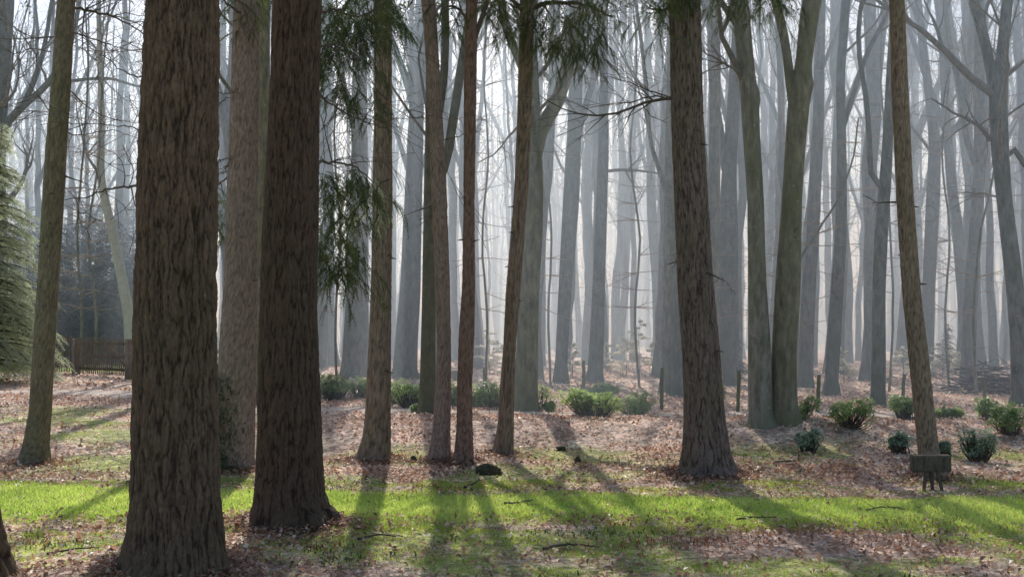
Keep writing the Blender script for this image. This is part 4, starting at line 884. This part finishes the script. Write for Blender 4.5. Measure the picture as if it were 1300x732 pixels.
def timber_run(name, label, cat, x0, x1, pD0, pD1, nh, posts, brace=None, seed=0):
    """picket panels from pixel column x0 at distance pD0 to x1 at pD1; local x runs along the fence"""
    rng = np.random.RandomState(seed)
    A = np.array([(x0 - CX) * pD0 / F, pD0]); B = np.array([(x1 - CX) * pD1 / F, pD1]); L = np.linalg.norm(B - A); rz = math.atan2(B[1] - A[1], B[0] - A[0])
    zb = float(terrain(*((A + B) / 2))); t = thing(name, label, cat, (A[0], A[1], zb), rz)
    for u in posts:
        b = MB(); box(b, (u * L, 0, nh * .5 - .1), (.1, .09, nh * .5 + .14), bev=.02, jit=.004, rng=rng); b.obj('post', M['wood_old'], t, smooth=False)
    n = int(L / .112); u0, u1 = min(posts), max(posts)
    for k in range(n):
        x = (k + .5) * L / n
        if any(abs(x - u * L) < .13 for u in posts): continue
        h = nh * rng.uniform(.95, 1.03); b = MB(); box(b, (x, -.045, h * .5 + .06), (.019, .011, h * .5), ry=rng.normal(0, .012), bev=.008); b.obj('picket', M['wood_old'], t, smooth=False)
    for z in (.22, nh * .55, nh * .9):
        b = MB(); box(b, (L / 2, .0, z), (L / 2 - .02, .028, .042)); b.obj('rail', M['wood_old'], t, smooth=False)
    if brace:
        a, c = brace; dx, dz = (c[0] - a[0]) * L, c[1] - a[1]; b = MB(); box(b, ((a[0] + c[0]) / 2 * L, .055, (a[1] + c[1]) / 2), (math.hypot(dx, dz) / 2, .022, .04), ry=-math.atan2(dz, dx)); b.obj('brace', M['wood_old'], t, smooth=False)
timber_run('picket_gate', 'weathered wooden picket gate with diagonal brace beside the thickest tree', 'gate', 97, 166, 33.0, 30.8, 1.05, (0.01, .985), ((.55, .92), (.94, .25)), 1)
timber_run('picket_fence', 'weathered picket fence panel behind the olive trunk, joining the gate', 'fence', 24, 95.5, 34.6, 33.1, 1.12, (0.06,), None, 2)

def post(label, px, py, top, wpx, tilt, seed):
    base = base_of(px, py); D = base[1]; H = (py - top) * D / F; rng = np.random.RandomState(seed); r = wpx * D / F / 2
    z = np.linspace(-.15, H, 10); P = np.stack([tilt * z, 0 * z, z], 1) + np.r_[np.zeros((1, 3)), rng.normal(0, .004, (9, 3))]
    V, Q = tube(np.vstack([P, P[-1:] + [0, 0, .006]]), np.r_[np.full(9, r), r * .88, .001], 10)
    o = MB().add(V - 0, Q).obj('fence_post', M['wood_post']); o.location = base; tag(o, label, 'post')
for i, a in enumerate([(741, 492, 458, 4.5, .0, 'mossy round post behind the large round bright bush'), (839.5, 521, 467, 4.6, .02, 'mossy round post just left of the stout furrowed trunk'), (937, 524, 471, 4.8, .03, 'mossy post left of the bowed grey green beech'),
        (1038, 524, 476, 5, .05, 'slightly tilted mossy post right of the V forked beech'), (1146, 504, 475, 4.5, .08, 'tilted short post close left of the leaning brown trunk'), (1250, 507, 481, 4, .0, 'short dark post by the brush pile at right'), (614.5, 492, 466, 3.2, 0., 'thin faint post between rust red trunk and leaning bough tree')]):
    post(a[5], *a[:5], 600 + i)

# bench
def bench():
    base = base_of(1185, 624); D = base[1]; k = D / F; rng = np.random.RandomState(8)
    t = thing('wooden_bench', 'little rustic bench, thick dark plank on thin splayed legs before the leaning trunk', 'bench', base)
    b = MB(); top = 45 * k; th = 20 * k
    V, T_ = [], []
    box(b, (-.5 * k, .055, top - th / 2), (24.3 * k, .06, th / 2), bev=.012, jit=.003, rng=rng); b.obj('seat', M['wood_bench'], t, smooth=False)
    for (x0, x1, y0, y1) in ((-7.5, -12.5, .03, .0), (-1, 1, .05, .03), (6.5, 12, .03, .0), (2, 6, .09, .15)):
        b = MB(); V, Q = tube(np.array([[x0 * k, y0, top - th + .01], [(x0 + x1) / 2 * k, (y0 + y1) / 2, (top - th) / 2], [x1 * k, y1, -.05]]), [2.6 * k, 2.3 * k, 2.2 * k], 8); b.add(V, Q); b.obj('leg', M['wood_bench'], t)
bench()

def lump(label, name, px, py, wpx, hpx, seed, mat, cat):
    base = base_of(px, py); D = base[1]; W, H = wpx * D / F / 2, hpx * D / F; rng = np.random.RandomState(seed)
    u, v = np.meshgrid(np.linspace(0, 2 * math.pi, 28, endpoint=False), np.linspace(-.25, 1, 14)); r = np.sqrt(np.clip(1 - np.clip(v, 0, 1) ** 2.6, 0, 1)) * (1 + .12 * np.clip(-v, 0, 1))
    x, y, z = W * r * np.cos(u), W * .8 * r * np.sin(u), H * np.clip(v, -.25, 1)
    dn = 1 + .42 * fbm(np.cos(u) * 2.2 + seed, np.sin(u) * 2.2, v * 3.5, 3); V = np.stack([x * dn, y * dn, z * (1 + .12 * fbm(np.cos(u) * 3 * r, np.sin(u) * 3 * r, seed, 2))], -1).reshape(-1, 3)
    i, j = np.meshgrid(np.arange(13), np.arange(28), indexing='ij'); Q = np.stack([i * 28 + j, i * 28 + (j + 1) % 28, (i + 1) * 28 + (j + 1) % 28, (i + 1) * 28 + j], -1).reshape(-1, 4)
    o = MB().add(V, Q).obj(name, M[mat]); o.location = base; tag(o, label, cat)
lump('low mossy dark stump in front of the leaning bough tree', 'tree_stump', 619, 602, 31, 14, 1, 'mossy', 'stump')
lump('tiny dark stub standing on sunlit moss, left of the stout trunk', 'tree_stump', 733.5, 588, 8, 9, 2, 'mossy', 'stump')
lump('tiny dark stub at the foot of the close pair of slim trunks', 'tree_stump', 525, 586, 8, 8, 3, 'mossy', 'stump')
lump('flattish dark clod on leaves before the round bright bush', 'tree_stump', 712, 571, 14, 5, 4, 'mossy', 'stump')
base = base_of(576.5, 482); D = base[1]; k = D / F
t = thing('tree_stump', 'sawn stump with pale cut top seen between the close pair', 'stump', base)
z = np.linspace(-.1, 11 * k, 6); V, Q = tube(np.stack([0 * z, 0 * z, z], 1), np.array([6, 5.6, 5, 4.8, 4.6, 4.6]) * k, 14); MB().add(V, Q).obj('stump_side', M['wood_old'], t)
V, Q = tube(np.array([[0, 0, 11 * k], [0, 0, 11 * k + .03], [0, 0, 11 * k + .031]]), [4.9 * k, 4.9 * k, .001], 14); MB().add(V, Q).obj('cut_top', M['wood_cut'], t, smooth=False)

# brush pile, fallen sticks
rng = np.random.RandomState(90); X, Y = ground_at(1258, 497); b = MB()
for k in range(90):
    th = rng.uniform(0, math.pi); d = np.array([math.cos(th), math.sin(th) * .5, rng.normal(0, .22)]); p = np.array([rng.normal(0, .5), rng.normal(0, .35), abs(rng.normal(0, .22)) + .03])
    branch(b, rng, p - d * .6, d, rng.uniform(.01, .03), rng.uniform(.8, 1.7), 2, 3, 0, .1, (2, 2, 1), .004)
o = b.obj('brush_pile', M['twig']); o.location = (X, Y, float(terrain(X, Y))); tag(o, 'dark heap of cut branches under the hazy beech near the right edge', 'brush pile')
def stick(label, pts, r, seed):
    P = np.array([[*ground_at(x, y), 0] for x, y in pts]); P[:, 2] = terrain(P[:, 0], P[:, 1]) + .03; c = P[0].copy(); rng = np.random.RandomState(seed); b = MB()
    P = smooth_poly(P - c, 14); P[:, 2] += .008 * np.abs(rng.normal(0, .6, 14)); V, Q = tube(P, np.linspace(r, r * .4, 14), 6); b.add(V, Q)
    for k in range(2): branch(b, rng, P[rng.randint(4, 13)], [rng.normal(), rng.normal(), .15], r * .45, rng.uniform(.06, .18), 2, 3, .0, .15, (2, 1), .002)
    o = b.obj('fallen_stick', M['twig']); o.location = c; tag(o, label, 'stick')
for i, (lb, pts, r) in enumerate([('curved dark stick lying in the sunlit grass strip', [(640, 643), (655, 643), (668, 641), (677, 639)], .012), ('straight dark stick on the leaves above the grass strip', [(590, 622), (602, 617), (609, 613)], .014),
        ('long thin twig on the shaded grass left of the thickest tree', [(60, 708), (90, 703), (128, 700)], .01), ('short bent stick on leaves right of the stout trunk', [(985, 590), (1005, 588), (1022, 585)], .016), ('dead stick on rusty leaves before the grass strip at right', [(935, 664), (955, 661), (985, 662)], .01),
        ('twiggy stick on grass below the bench', [(1100, 652), (1125, 648), (1150, 650)], .01), ('fallen stick near the foot of the thick reddish trunk', [(455, 690), (480, 684), (512, 686)], .011), ('stick across dim leaves in the lower middle', [(690, 702), (722, 697), (760, 700)], .012)]):
    stick(lb, pts, r, 900 + i)
